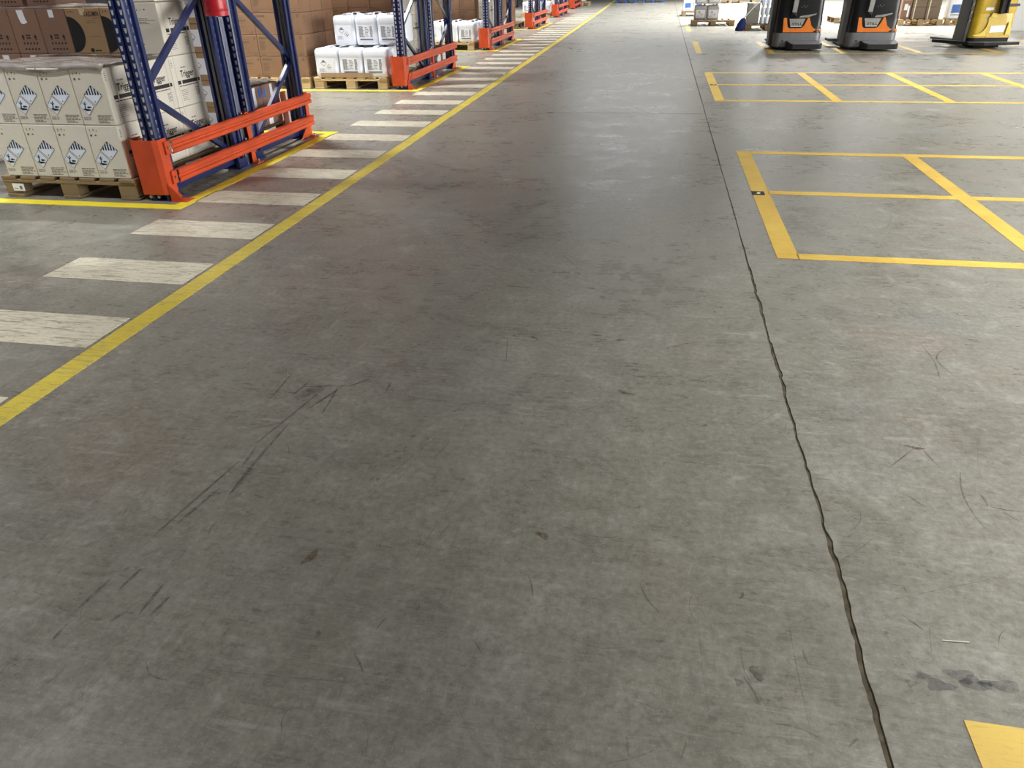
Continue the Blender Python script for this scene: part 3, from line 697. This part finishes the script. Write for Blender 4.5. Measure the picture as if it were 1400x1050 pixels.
def tagged_carton(w, d, h):
    r = empty('tagged_carton'); carton_body(r, w, d, h, 'rose_carton', True); S = Flat(side(w))
    S.r(-d*.02, h*.52, d*.13, h*.98); S.r(-d*.35, h*.02, -d*.1, h*.3)
    S.build('paper_tag', 'label_white', r)
    S = Flat(side(w)); S.r(d*.28, h*.72, d*.44, h*.95); S.r(-d*.45, h*.70, -d*.3, h*.93); S.build('blue_sticker', 'blue_plastic', r); return r

ORD = ['first', 'second', 'third', 'fourth', 'fifth', 'sixth']
# --- pallet of hazard cartons at the end of the first rack
pallet(1, -4.475, 4.335, 'weathered pallet under the hazard-labelled cream cartons', 1.04, 1.12)
PL = MB(); PL.box(-4.40, 4.331, .045, -4.31, 4.334, .095); pt = PL.build('pallet_ticket', 'label_white'); tag(pt, 'small white paper ticket stuck on the pallet block', 'ticket')
tk = MB(); tk.box(-4.345, 4.3302, .055, -4.325, 4.331, .08); tk.box(-4.39, 4.3302, .06, -4.36, 4.331, .064); tk.build('ticket_print', 'ink_grey', pt)
HC = hazard_carton(); PC = plain_cream()
xr = -3.462
GRP = 'cream hazard cartons on the first pallet'
for tier in (0, 1):
    z = .1455+tier*(CH+.003)
    for c in range(4):
        for dpt in range(3):
            if dpt and c > 1: continue
            x = xr-CW/2-c*(CW+.004); yy = 4.352+CD_/2+dpt*(CD_+.004)
            if dpt == 0: lab = 'cream carton with blue-white hazard diamonds, %s tier, %s from the orange guard' % (('lower', 'upper')[tier], ORD[c])
            else: lab = 'cream carton on the first pallet, %s tier, %s row back, %s column from its end' % (('lower', 'upper')[tier], ORD[dpt], ORD[c])
            place(HC, (x, yy, z), lab, 'carton', GRP)
for k in range(2):
    place(PC, (xr-CW/2, 4.352+CD_/2+2*(CD_+.004), .1455+(2+k)*(CH+.003)), ('tall-standing cream carton with handling icons above the lower two tiers', 'topmost cream carton of the single high column on the first pallet')[k], 'carton', GRP)
# stretch film over the low cartons
def film(name, x0, x1, y0, y1, z, drop, label, seed, nx=26, ny=22, mat='film', amp=.008):
    rg = random.Random(seed); vs, fs = [], []
    ph = [rg.uniform(0, 6) for _ in range(6)]
    for j in range(ny+1):
        for i in range(nx+1):
            u, v = i/nx, j/ny; x, yy = x0+(x1-x0)*u, y0+(y1-y0)*v
            hh = amp*(1.5+math.sin(9*u+5*v+ph[0])*.6+math.sin(23*v+3*u+ph[1])*.5+math.sin(17*u-8*v+ph[2])*.4)+rg.uniform(0, amp*.4)
            zz = z+.004+max(.0005, hh)
            if v < .5/ny: zz = z-drop*(.6+.4*math.sin(11*u+ph[3])); yy = y0-.004
            vs.append((x, yy, zz))
    for j in range(ny):
        for i in range(nx): a = j*(nx+1)+i; fs.append((a, a+1, a+nx+2, a+nx+1))
    mb = MB(); mb.add(vs, fs); o = shade(mb.build(name, mat), 1.2)
    md = o.modifiers.new('thickness', 'SOLIDIFY'); md.thickness = .0008; md.offset = 1
    return tag(o, label, 'stretch film')
film('stretch_film', -4.45, -3.452, 4.345, 5.052, .1455+2*CH+.006, .03, 'crumpled grey stretch film over the tops of the hazard cartons', 1)
# cartons on the far side of the first rack
pallet(1, -5.40, 5.66, 'dark pallet under the up-arrow and print-disc cartons', 1.32, .95)
AH = .328
A1, A2 = arrow_carton(.262, .36, AH, 0), arrow_carton(.262, .36, AH, 1); KC = kasumin_carton(.31, .36, AH)
for tier in range(3):
    z = .1455+tier*(AH+.003); tn = ('bottom', 'middle', 'top')[tier]
    for k, (pr_, x) in enumerate(((A1, -5.10), (A2, -4.835), (KC, -4.545), (KC, -4.23))):
        lab = ('rosy brown carton with up arrows and a torn sticker', 'rosy brown carton with up arrows and a square sticker', 'tan carton with dark disc beside the arrow cartons', 'tan carton with dark disc beside the cream cartons')[k]+', %s tier' % tn
        place(pr_, (x, 5.68+.18, z), lab, 'carton', 'cartons on the far side of the first rack')
    place(A1, (-5.365, 5.68+.18, z), 'rosy brown arrow carton at the outer end of its row, %s tier' % tn, 'carton', 'cartons on the far side of the first rack')
for k, x in enumerate((-5.25, -4.95)):
    place(A1, (x, 5.93, .1455+3*(AH+.003)+.012), 'dark brown carton lying above the arrow cartons, %s from its end' % ORD[k], 'carton', 'cartons on the far side of the first rack')
film('stretch_film', -5.5, -4.06, 5.70, 6.05, .1455+3*(AH+.003)-.002, -.002, 'dusty grey film between the stacked brown carton tiers', 3, 30, 10)
pallet(1, -4.03, 5.66, 'short dark pallet behind the orange guard rails', .58, 1.0)
WL = white_label_carton(.30, .34, .21)
for k in range(5): place(WL, (-3.85, 6.10, .1455+k*.214), 'tan carton with white pictogram label, %s up its stack' % ORD[k], 'carton', 'labelled cartons beside the cream ones')
TG = tagged_carton(.22, .31, .345)
for k in range(2): place(TG, (-3.57, 6.145+k*.315, .1455), 'brown carton with white paper tags behind the rails, %s from the red cylinder' % ORD[k], 'carton', 'tagged cartons behind the guard rails')
film('stretch_film', -3.68, -3.46, 5.99, 6.61, .1455+.347, .012, 'grey film sheet lying on the tagged brown cartons', 5, 8, 20)

# --- second rack: brown cartons, jerrycans
BW, BD, BH = .325, .36, .258
B0, B1 = brown_carton(BW, BD, BH, 0), brown_carton(BW, BD, BH, 1)
pallet(0, -5.66, 9.78, 'pale pallet under the tall stack of brown cartons', 1.02, 1.12)
for tier in range(5):
    for c in range(3):
        for dpt in range(3):
            if dpt and c: continue
            x = -4.655-BW/2-c*(BW+.004); yy = 9.80+BD/2+dpt*(BD+.004)
            lab = 'brown carton, tier %s from the pallet, %s column from the jerrycans' % (ORD[tier], ORD[c])
            if dpt: lab = 'brown carton facing the jerrycans, tier %s, %s row back' % (ORD[tier], ORD[dpt])
            place((B0, B1)[(c+tier*0) % 2 if not dpt else 0], (x, yy, .1455+tier*(BH+.003)), lab, 'carton', 'brown cartons stacked beside the jerrycans')
def make_jug(mat, w=.322, d=.30, h=.372, front_kind=0):
    r = empty('jerrycan'); n = 6
    def ring(z, k, rad):
        a, b = w/2*k, d/2*k; pts = []
        for cx, cy, s in ((a-rad, b-rad, 0), (-a+rad, b-rad, 1), (-a+rad, -b+rad, 2), (a-rad, -b+rad, 3)):
            for i in range(n): q = math.pi/2*(s+i/(n-1)); pts.append((cx+rad*math.cos(q), cy+rad*math.sin(q), z))
        return pts
    prof = [(0, .90, .036), (.010, .97, .04), (.03, 1.0, .04), (.10, 1, .04), (.105, .99, .04), (.25, .99, .04), (.256, 1, .04), (.31, 1.0, .042), (.33, .97, .045), (.345, .90, .045), (.350, .80, .04)]
    mb = MB(); mb.loft([ring(z*h/.372, k, q) for z, k, q in prof]); shade(mb.build('body', mat, r), .7)
    mb = MB(); zt = .344*h/.372
    mb.box(-.03, -.075, zt-.01, .03, -.045, zt+.022, .004); mb.box(-.03, .085, zt-.01, .03, .115, zt+.022, .004); mb.box(-.024, -.074, zt+.014, .024, .114, zt+.026, .004); mb.build('handle', mat, r)
    mb = MB(); mb.lathe(.09, .09, [(.024, zt-.004), (.028, zt), (.028, zt+.024), (.024, zt+.03)], 12); mb.build('cap', 'cap_dark', r)
    fn = lambda u, v: (u, -d/2-.002, v); fn2 = lambda u, v: (u, -d/2-.003, v); rg = random.Random(3)
    L = Flat(fn); L.r(-w*.36, h*.13, w*.36, h*.64); lb = L.build('label', 'label_white', r)
    K = Flat(fn2)
    if front_kind == 0:
        for cx, cy, q in ((-.035, h*.47, .042), (.035, h*.34, .036)):
            for i in range(4):
                a = [(0, 1), (1, 0), (0, -1), (-1, 0)][i]; b = [(0, 1), (1, 0), (0, -1), (-1, 0)][(i+1) % 4]
                K.p((cx+a[0]*q, cy+a[1]*q), (cx+b[0]*q, cy+b[1]*q), (cx+b[0]*q*.86, cy+b[1]*q*.86), (cx+a[0]*q*.86, cy+a[1]*q*.86))
        K.p((-.035-.034, h*.47+.006), (-.035, h*.47+.036), (-.035+.034, h*.47+.006)); K.p((.02, h*.36), (.03, h*.37), (.04, h*.32), (.055, h*.33), (.05, h*.30), (.03, h*.31))
        K.lines(-w*.32, h*.18, -w*.02, h*.30, 4, rg, .3); K.build('label_print', 'ink_grey', lb)
    else:
        K.lines(-w*.32, h*.24, -w*.06, h*.60, 12, rg, .6); K.lines(.06, h*.24, w*.32, h*.60, 12, rg, .6); K.lines(-w*.04, h*.26, .045, h*.58, 6, rg, .4)
        K.r(-w*.30, h*.15, w*.30, h*.20); K.build('label_print', 'ink_grey', lb)
    return r
J0, J1 = make_jug('jug_plastic', front_kind=0), make_jug('jug_plastic', front_kind=1)
pallet(0, -4.585, 9.80, 'pale pallet under the two layers of white jerrycans', 1.04, 1.12)
JG = 'white jerrycans stacked two high by the second rack'
for c in range(3):
    for dpt in range(3):
        lab = 'white jerrycan in the lower layer, %s from the second guard, %s row' % (ORD[2-c], ORD[dpt])
        place(J0 if c == 0 else J1, (-4.385+c*.342, 9.975+dpt*.32, .146), lab, 'jerrycan', JG)
for c in range(3):
    for dpt in range(2):
        lab = 'white jerrycan in the upper layer, %s from the second guard, %s row' % (ORD[2-c], ORD[dpt])
        place(J0 if c == 0 else J1, (-4.145+c*.306, 10.14+dpt*.32, .526), lab, 'jerrycan', JG, 0, (.93, 1, 1))
mb = MB(); mb.box(-4.47, 9.80, .146, -3.74, 9.806, .20); mb.box(-4.47, 9.806, .1455, -3.74, 9.82, .1495)
tag(mb.build('cardboard_edge_strip', 'tan_carton'), 'folded cardboard strip along the front of the jerrycan pallet', 'cardboard strip')
# rear side of second rack
pallet(1, -4.87, 11.12, 'dark pallet behind the white jerrycans under brown cartons', 1.04, 1.05)
for tier in range(5):
    for c in range(3):
        place((B1, B0)[c % 2], (-4.68+c*.332, 11.32, .1455+tier*(BH+.003)), 'brown carton behind the jerrycans, tier %s, %s column from the stack end' % (ORD[tier], ORD[c]), 'carton', 'brown cartons behind the jerrycans')
pallet(1, -3.80, 11.0, 'dark pallet under cream cartons inside the second rack', .30, 1.12)
for tier in range(4):
    for dpt in range(3):
        place(PC, (-3.645, 11.19+dpt*.358, .1455+tier*(CH+.003)), 'cream carton inside the second rack, tier %s, %s row back' % (ORD[tier], ORD[dpt]), 'carton', 'cream cartons inside the second rack')
# --- third rack: one layer of jerrycans, brown cartons behind
pallet(0, -4.72, 15.42, 'pallet under the single layer of jerrycans at the third rack', 1.04, 1.12)
for c in range(3):
    for dpt in range(3):
        place(J0 if c < 2 else J1, (-4.52+c*.342, 15.6+dpt*.32, .146), 'white jerrycan of the single layer at the third rack, %s from the guard, %s row' % (ORD[2-c], ORD[dpt]), 'jerrycan', 'jerrycans at the third rack')
pallet(1, -4.97, 16.75, 'dark pallet behind the single jerrycan layer', 1.04, 1.05)
for tier in range(5):
    for c in range(3): place((B1, B0)[c % 2], (-4.78+c*.332, 16.95, .1455+tier*(BH+.003)), 'brown carton behind the single jerrycan layer, tier %s, column %s' % (ORD[tier], ORD[c]), 'carton', 'brown cartons at the third rack')
pallet(1, -3.89, 16.7, 'dark pallet under cream cartons inside the third rack', .30, 1.1)
for tier in range(3):
    for dpt in range(2): place(PC, (-3.735, 16.9+dpt*.36, .1455+tier*(CH+.003)), 'cream carton inside the third rack, tier %s, %s row back' % (ORD[tier], ORD[dpt]), 'carton', 'cream cartons inside the third rack')
# --- fourth to sixth racks
pallet(1, -5.1, 21.62, 'dark pallet of mixed cartons at the fourth rack', 1.2, 1.1)
for tier in range(3):
    for c in range(3): place((B0, WL, B1)[c], (-4.92+c*.36, 21.84, .1455+tier*(BH+.003)) if c != 1 else (-4.92+c*.36, 21.84, .1455+tier*.213), 'carton of the mixed pallet at the fourth rack, tier %s, column %s' % (ORD[tier], ORD[c]), 'carton', 'cartons at the fourth rack')
pallet(0, -4.85, 27.5, 'pallet of white jerrycans at the fifth rack', 1.04, 1.1)
for tier in range(2):
    for c in range(3): place(J1, (-4.64+c*.342, 27.7, .146+tier*.383), 'white jerrycan at the fifth rack, layer %s, %s from the guard' % (ORD[tier], ORD[2-c]), 'jerrycan', 'jerrycans at the fifth rack')
pallet(1, -5.0, 34.0, 'dark pallet of cream cartons at the sixth rack', 1.04, 1.1)
for c in range(4): place(PC, (-4.86+c*.245, 34.2, .1455), 'cream carton at the sixth rack, %s from the guard' % ORD[3-c], 'carton', 'cream cartons at the sixth rack')
pallet(0, -4.0, 37.4, 'small pale pallet standing past the last rack', .6, .8)
place(WL, (-3.72, 37.6, .1455), 'tan carton on the pallet past the last rack', 'carton')

# ------------------------------------------------------------------ stacker trucks
def rounded_plan(w, y0, y1, rad, n=6):
    pts = []
    for cx, cy, s in ((w/2-rad, y1-.03, 0), (-w/2+rad, y1-.03, 1), (-w/2+rad, y0+rad, 2), (w/2-rad, y0+rad, 3)):
        rr = rad if s > 1 else .03
        cx_ = cx if s > 1 else (w/2-.03 if s == 0 else -w/2+.03)
        for i in range(n): q = math.pi/2*(s+i/(n-1)); pts.append((cx_+rr*math.cos(q), cy+rr*math.sin(q)))
    return pts
def stacker(loc, label, tip=False):
    r = empty('stacker_truck', loc); tag(r, label, 'stacker truck')
    W = .82
    pl = rounded_plan(W, 0, .74, .11)
    mb = MB(); mb.loft([[(a*k, .37+(b-.37)*k, z) for a, b in pl] for z, k in ((.045, .93), (.06, .985), (.27, 1.0), (.285, .985))]); shade(mb.build('chassis', 'truck_grey', r), .5)
    for sx in (-.2, .2):
        mb = MB(); mb.tube((sx-.04, .2, .055), (sx+.04, .2, .055), .055, n=16); mb.build('wheel', 'truck_rubber', r)
    mb = MB(); mb.box(-.30, .02, .02, .30, .6, .05, .01); mb.build('skirt', 'truck_rubber', r)
    pl2 = rounded_plan(W-.03, .012, .70, .10)
    mb = MB(); mb.loft([[(a*kx+.0, .36+(b-.36)*ky, z) for a, b in pl2] for z, kx, ky in ((.285, 1, 1), (.52, 1.0, 1.0), (.56, .985, .95), (.90, .97, .90), (1.12, .93, .86), (1.16, .86, .8))]); body = shade(mb.build('cover', 'truck_black', r), .5)
    # orange band wrapped over the lower cover
    OR = [(-.275, .295), (.40, .295), (.405, .345), (.27, .345), (.205, .40), (.155, .53), (.130, .53), (.085, .42), (.055, .375), (.02, .362), (-.16, .362), (-.195, .375), (-.215, .42), (-.235, .53), (-.29, .53)]
    def wrap(a, b, k): 
        e = max(0, abs(a)-.30); yy = .012+ (e*e*4.6)
        return (a if abs(a) < .395 else math.copysign(.397, a), yy-.001-.008*k, b)
    OR2 = []
    for p, q in zip(OR, OR[1:]+OR[:1]):
        m = max(1, int(abs(q[0]-p[0])/.05)); OR2 += [(p[0]+(q[0]-p[0])*i/m, p[1]+(q[1]-p[1])*i/m) for i in range(m)]
    mb = MB(); mb.prism(OR2, wrap); mb.build('orange_band', 'truck_orange', r)
    PLT = [(-.155, .385), (.035, .385), (.085, .515), (-.19, .515)]
    mb = MB(); mb.prism(PLT, lambda a, b, k: (a, .010-.012*k, b)); pt = mb.build('name_plate', 'truck_plate', r)
    T = Flat(lambda u, v: (u, -.0032, v)); T.text('STILL', -.135, .412, .04, .452, .02); T.build('lettering', 'ink', pt)
    T = Flat(lambda u, v: (u, -.0032, v)); T.r(-.15, .386, .033, .393); T.build('plate_edge', 'label_white', pt)
    mb = MB(); mb.prism([(.0, .56), (-.03, .53), (.12, .535), (.25, .575), (.27, .60), (.12, .575)], lambda a, b, k: (a, .06-.045*k, b)); mb.build('chrome_trim', 'chrome', r)
    mb = MB(); mb.prism([(.23, .355), (.385, .36), (.39, .40), (.22, .395)], lambda a, b, k: (a, .055-.043*k+max(0, a-.3)*.6, b)); mb.build('corner_trim', 'chrome', r)
    # tiller
    mb = MB(); mb.tube((-.14, -.01, .56), (-.11, .05, .62), .05, .045); mb.build('tiller_boot', 'truck_rubber', r)
    mb = MB(); mb.bar((-.125, -.005, .62), (-.10, -.03, 1.16), .075, .045, (0, 1, 0)); ti = mb.build('tiller', 'truck_plate', r)
    mb = MB(); mb.tube((-.22, -.03, 1.20), (.02, -.03, 1.20), .022); mb.tube((-.10, -.03, 1.15), (-.10, -.03, 1.22), .05); mb.build('tiller_handle', 'truck_rubber', ti)
    # standing platform
    ST = [(-.19, -.05), (-.15, -.155), (-.10, -.20), (.36, -.20), (.41, -.15), (.41, .02), (-.19, .02)]
    mb = MB(); mb.prism(ST, lambda a, b, k: (a, b-.02, .035+(.075+.2*(b+.2))*k)); sp_ = mb.build('platform', 'truck_rubber', r)
    mb = MB(); mb.prism([(a*.95+.01, b*.92) for a, b in ST], lambda a, b, k: (a, b-.022, .1102+.2*(b+.2)+.008*k)); mb.build('tread_plate', 'tread', sp_)
    for xx in (-.26, .06, .3):
        mb = MB(); mb.tube((xx, .02, .155), (xx, -.003, .155), .014, n=10); mb.build('bumper_stud', 'truck_rubber', r)
    # side post (mast) and fork/support leg
    mb = MB(); mb.box(-.47, .30, .06, -.385, .62, 1.7, .012); mb.build('mast_profile', 'truck_grey', r)
    mb = MB(); mb.box(.385, .45, .06, .43, .62, 1.7, .012); mb.build('mast_profile', 'truck_grey', r)
    for xx in (-.36, .18):
        mb = MB(); mb.loft([[(xx, .74, .03), (xx+.18, .74, .03), (xx+.18, .74, .10), (xx, .74, .10)], [(xx+.02, 1.9, .03), (xx+.16, 1.9, .03), (xx+.16, 1.9, .06), (xx+.02, 1.9, .06)]]); mb.build('fork', 'dark_steel', r)
    if tip:
        mb = MB(); mb.box(-.62, .62, .10, -.40, .95, .15, .01); mb.build('side_step', 'truck_grey', r)
    mb = MB(); 
    for k in range(4): mb.disc = None; mb.tube((.0+.03*k, .045, .70+.02*(k % 2)), (.0+.03*k, .03, .70+.02*(k % 2)), .007, n=8)
    mb.build('control_buttons', 'chrome', r)
    return r
stacker((2.44, 15.22, 0), 'black and orange stacker truck beside the pallet of white bottles')
stacker((3.70, 15.15, 0), 'black and orange stacker truck standing closest to the yellow truck', True)
def yellow_truck(loc):
    r = empty('pallet_truck', loc, .10); tag(r, 'yellow ride-on pallet truck with wide black platform and white label', 'pallet truck')
    pl = rounded_plan(.70, 0, .7, .10)
    mb = MB(); mb.loft([[(a*k, .33+(b-.33)*k, z) for a, b in pl] for z, k in ((.10, .99), (.165, 1.0))]); shade(mb.build('base_band', 'truck_rubber', r), .5)
    mb = MB(); mb.loft([[(a*kx, .33+(b-.33)*ky, z) for a, b in pl] for z, kx, ky in ((.165, 1, 1), (.40, 1.0, .98), (.55, .99, .94), (.585, 1.0, .97), (.80, .98, .93), (.83, .99, .95), (1.0, .96, .9), (1.05, .88, .84))]); shade(mb.build('cover', 'truck_yellow', r), .35)
    # quarter-round pockets
    for s in (-1, 1):
        if s > 0: 
            mb = MB(); mb.prism([(.22, .21), (.31, .21), (.30, .30), (.27, .37), (.235, .41)], lambda a, b, k: (a, .01-.03*k, b)); mb.build('side_pocket', 'truck_yellow_light', r); continue
        pts = [(s*.30, .21)]+[(s*(.30-.19*math.sin(math.pi/2*i/8)), .21+.21*(1-math.cos(math.pi/2*i/8))) for i in range(9)]+[(s*.11, .21)]
        mb = MB(); mb.prism(pts, lambda a, b, k: (a, .01-.03*k, b)); mb.prism([(s*.32, .195), (s*.10, .195), (s*.10, .212), (s*.32, .212)], lambda a, b, k: (a, .01-.035*k, b)); mb.build('side_pocket', 'truck_yellow_light', r)
    mb = MB(); mb.prism([(-.09, .165), (.20, .165), (.19, .50), (.14, .555), (-.02, .555), (-.12, .50)], lambda a, b, k: (a, .01-.018*k, b)); mb.build('centre_panel', 'truck_yellow', r)
    mb = MB(); mb.prism([(-.10, .50), (.0, .50), (-.02, .56), (-.08, .56)], lambda a, b, k: (a, .0-.03*k, b)); mb.build('latch', 'truck_yellow_light', r)
    mb = MB(); mb.prism([(-.05, .245), (.19, .255), (.205, .365), (-.045, .355)], lambda a, b, k: (a, -.0085-.004*k, b)); mb.build('label_plate', 'label_white', r)
    mb = MB(); mb.prism([(-.20, .60), (-.07, .60), (-.07, .645), (-.20, .645)], lambda a, b, k: (a, .012-.006*k, b)); mb.build('small_plate', 'label_white', r)
    mb = MB(); mb.bar((.09, -.02, .55), (.04, .02, 1.15), .13, .10, (0, 1, 0)); mb.tube((.02, -.07, .56), (.02, -.05, 1.1), .025); mb.tube((.12, -.07, .56), (.13, -.05, 1.1), .02); mb.build('tiller_column', 'truck_rubber', r)
    mb = MB(); mb.box(.14, -.01, .66, .345, .02, .70, .004); mb.build('grab_slot', 'truck_black', r)
    mb = MB(); mb.box(-.42, .10, .08, -.355, .50, 1.4, .01); po = mb.build('side_post', 'truck_black', r)
    mb = MB()
    for zz in (.42, .55, .68): mb.tube((-.39, .098, zz), (-.39, .085, zz+.05), .02, n=8)
    mb.build('hose_clip', 'chrome', po)
    P = [(-.40, -.12), (-.18, -.22), (.20, -.20), (.47, -.10), (.47, .0), (.0, .05), (-.40, .06)]
    mb = MB(); mb.prism(P, lambda a, b, k: (a, b, .055+.045*k)); sp_ = mb.build('platform', 'truck_rubber', r)
    mb = MB(); mb.prism([(a*.95, b*.9) for a, b in P], lambda a, b, k: (a, b, .1002+.004*k)); mb.build('tread_plate', 'tread', sp_)
    mb = MB(); mb.prism([(-.40, .05), (-.68, .62), (-.74, .60), (-.74, .52), (-.43, -.05)], lambda a, b, k: (a, b, .06+.05*k)); mb.build('side_arm', 'truck_rubber', r)
    mb = MB(); mb.tube((-.06, .25, .06), (.06, .25, .06), .06, n=16); mb.build('wheel', 'truck_rubber', r)
    mb = MB(); mb.box(-.28, -.05, .01, .16, .4, .056, .008); mb.build('skirt', 'truck_rubber', r)
    for xx in (-.30, .14):
        mb = MB(); mb.loft([[(xx, .7, .03), (xx+.17, .7, .03), (xx+.17, .7, .10), (xx, .7, .10)], [(xx+.02, 1.8, .03), (xx+.15, 1.8, .03), (xx+.15, 1.8, .06), (xx+.02, 1.8, .06)]]); mb.build('fork', 'dark_steel', r)
    return r
yellow_truck((5.78, 15.55, 0))

# ------------------------------------------------------------------ goods on the open side
GJ = make_jug('jug_grey', front_kind=0); WJ = make_jug('jug_plastic', front_kind=1)
pallet(1, .77, 22.12, 'dark pallet holding grey jerrycans beside the floor joint', 1.12, 1.1)
for k, (x, tier) in enumerate(((.98, 0), (1.31, 0), (.98, 1), (1.31, 1))):
    place(GJ, (x, 22.45, .146+tier*.385), 'grey jerrycan with hazard diamonds, %s layer, %s the floor joint' % (('lower', 'upper')[tier], ('closer to', 'farther from')[k % 2]), 'jerrycan', 'grey jerrycans on the open side')
pallet(1, .60, 27.3, 'dark pallet behind the grey jerrycans', 1.04, 1.1)
bj = place(WJ, (.78, 27.55, .146), 'white jerrycan with blue label behind the grey jerrycans', 'jerrycan', None)
F = Flat(lambda u, v: (u, -.1545, v)); F.r(-.09, .10, .09, .24); F.build('blue_panel', 'blue_plastic', bj)
place(WJ, (1.14, 27.55, .146), 'plain white jerrycan beside the blue-labelled one', 'jerrycan', None)
# blue mop
mp = empty('floor_mop', (1.85, 20.33, 0)); tag(mp, 'blue floor mop leaning by the pallet of bottles', 'mop')
mb = MB(); rg = random.Random(9)
prof = [[(.11*k*math.cos(2*math.pi*i/12)*(1+.12*math.sin(5*i+z*9))+.28*z, .07*k*math.sin(2*math.pi*i/12), z) for i in range(12)] for z, k in ((.005, .95), (.06, 1.0), (.16, .85), (.25, .5), (.29, .2))]
mb.loft(prof); mb.build('mop_head', 'mop_blue', mp, smooth=True)
mb = MB(); mb.tube((.075, 0, .27), (.56, .02, .80), .012, n=8); mb.build('handle', 'label_white', mp)
# pallet with white bottles
pallet(1, 2.02, 20.45, 'dark pallet with wrapped white bottles behind the first truck', 1.04, 1.1)
def bottle_proto():
    r = empty('white_bottle')
    mb = MB(); mb.lathe(0, 0, [(.040, 0), (.046, .006), (.046, .12), (.042, .14), (.02, .155), (.018, .17)], 14); shade(mb.build('body', 'jug_plastic', r), .6)
    mb = MB(); mb.lathe(0, 0, [(.021, .165), (.021, .186), (.018, .19)], 12); mb.build('cap', 'cap_white', r); 
    mb = MB(); mb.lathe(0, 0, [(.0465, .035), (.0465, .095)], 14); mb.build('label', 'label_blue', r); return r
BO = bottle_proto()
for tier in range(3):
    if tier:
        mb = MB(); mb.box(2.33, 20.47, .1455+tier*.20-.006, 3.05, 20.78, .1455+tier*.20-.002); tag(mb.build('layer_sheet', 'label_white'), 'white cardboard sheet under the %s layer of bottles' % ORD[tier], 'sheet')
    for c in range(6):
        for dpt in range(2):
            place(BO, (2.39+c*.105, 20.53+dpt*.11, .1455+tier*.20), 'white bottle on the wrapped pallet, layer %s, row %s, %s from the grey carton' % (ORD[tier], ORD[dpt], ORD[c]), 'bottle', 'white bottles behind the first truck')
gc = empty('grey_carton', (2.17, 20.7, .1455)); carton_body(gc, .27, .4, .45, 'grey_carton'); tag(gc, 'wrapped grey carton beside the white bottles', 'carton')
F = Flat(front(.4)); F.p((-.08, .26), (-.0, .34), (.08, .26), (.06, .26), (0, .32), (-.06, .26)); F.build('box_print', 'ink_soft', gc)
# strapped brown load, pink box, white canister
pallet(0, 5.84, 21.7, 'pale pallet under strapped brown boxes behind the trucks', 1.04, 1.1)
pallet(0, 6.94, 21.72, 'pale pallet under a white canister behind the yellow truck', .8, 1.1)
pallet(1, 4.53, 22.8, 'dark pallet showing past the second black truck', 1.04, 1.1)
sbx = carton_mat('dark_carton', (128, 112, 94), (118, 102, 86))
for k in range(3):
    for c in range(2):
        b = empty('strapped_box', (6.27+c*.34, 21.95, .1455+k*.272)); carton_body(b, .325, .40, .266, 'dark_carton', False)
        S = Flat(front(.40)); S.r(-.10-.012, .0, -.10+.012, .266); S.build('strap', 'strap', b)
        S = Flat(front(.40)); S.r(-.15, .06, .12, .065); S.r(-.15, .14, .1, .145); S.build('box_print', 'ink_soft', b)
        tag(b, 'brown strapped box, tier %s, column %s from the pink box' % (ORD[k], ORD[c]), 'box', 'strapped brown boxes behind the trucks')
pb = empty('pink_box', (5.985, 21.95, .1455)); carton_body(pb, .215, .36, .62, 'rose_carton', False); tag(pb, 'dull pink box with red and pale bands beside the strapped boxes', 'box')
F = Flat(front(.36)); F.r(-.105, .42, .105, .50); F.build('pale_band', 'pink_paper', pb); F = Flat(front(.36)); F.r(-.105, .50, .105, .60); F.build('red_band', 'red_paper', pb); F = Flat(front(.36)); F.r(-.06, .2, .02, .34); F.r(.03, .05, .07, .3); F.build('sticker', 'label_white', pb)
place(WJ, (7.14, 21.92, .146), 'white canister on its own pallet behind the yellow truck', 'jerrycan', None, 0, (1.15, 1, 1.3))
place(GJ, (7.50, 21.92, .146), 'grey canister beside the white one behind the yellow truck', 'jerrycan', None, 0, (1.0, 1, 1.3))
# far end of the hall
for k, (x0, yy) in enumerate(((2.4, 38.2), (3.9, 38.2), (5.4, 38.2))):
    pallet(1, x0, yy, 'dark pallet of cartons far beyond the bottles, %s from the floor joint' % ORD[k], 1.1, 1.1)
    for c in range(3): place(B0, (x0+.2+c*.345, yy+.22, .1455), 'brown carton on the far pallet %s from the joint, column %s' % (ORD[k], ORD[c]), 'carton', 'cartons on the far pallets')
for k, x0 in enumerate((-2.35, -1.05)):
    mb = MB(); 
    for j in range(3): mb.box(x0+j*.45, 40.3, 0, x0+.12+j*.45, 41.3, .11, .005)
    mb.box(x0, 40.3, .11, x0+1.05, 41.3, .15, .005)
    tag(mb.build('plastic_pallet', 'blue_plastic'), ('blue plastic pallet at the aisle end beside the racks', 'blue plastic pallet at the aisle end beside the floor joint')[k], 'pallet')
    for c in range(3):
        place(WJ, (x0+.2+c*.34, 40.55, .151), 'white jerrycan at the aisle end on the %s blue pallet, column %s' % (ORD[k], ORD[c]), 'jerrycan', 'white jerrycans on the blue pallets')

# ------------------------------------------------------------------ lamp housings around the lights above
for k, (x, y, z, sx, sy) in enumerate(LAMPS):
    mb = MB(); mb.box(x-sx/2-.04, y-sy/2-.04, z+.02, x+sx/2+.04, y+sy/2+.04, z+.09, .01)
    o = mb.build('ceiling_lamp', 'lamp_body'); tag(o, 'long white lamp hanging high above the %s' % ('cross aisle between racks' if x < 0 else 'open floor'), 'lamp', 'lamps above the cross aisles' if x < 0 else 'lamps above the open floor')
for pr_ in (PAL, PALO, HC, PC, A1, A2, KC, WL, TG, B0, B1, J0, J1, GJ, WJ, BO):
    assert pr_.name in USED
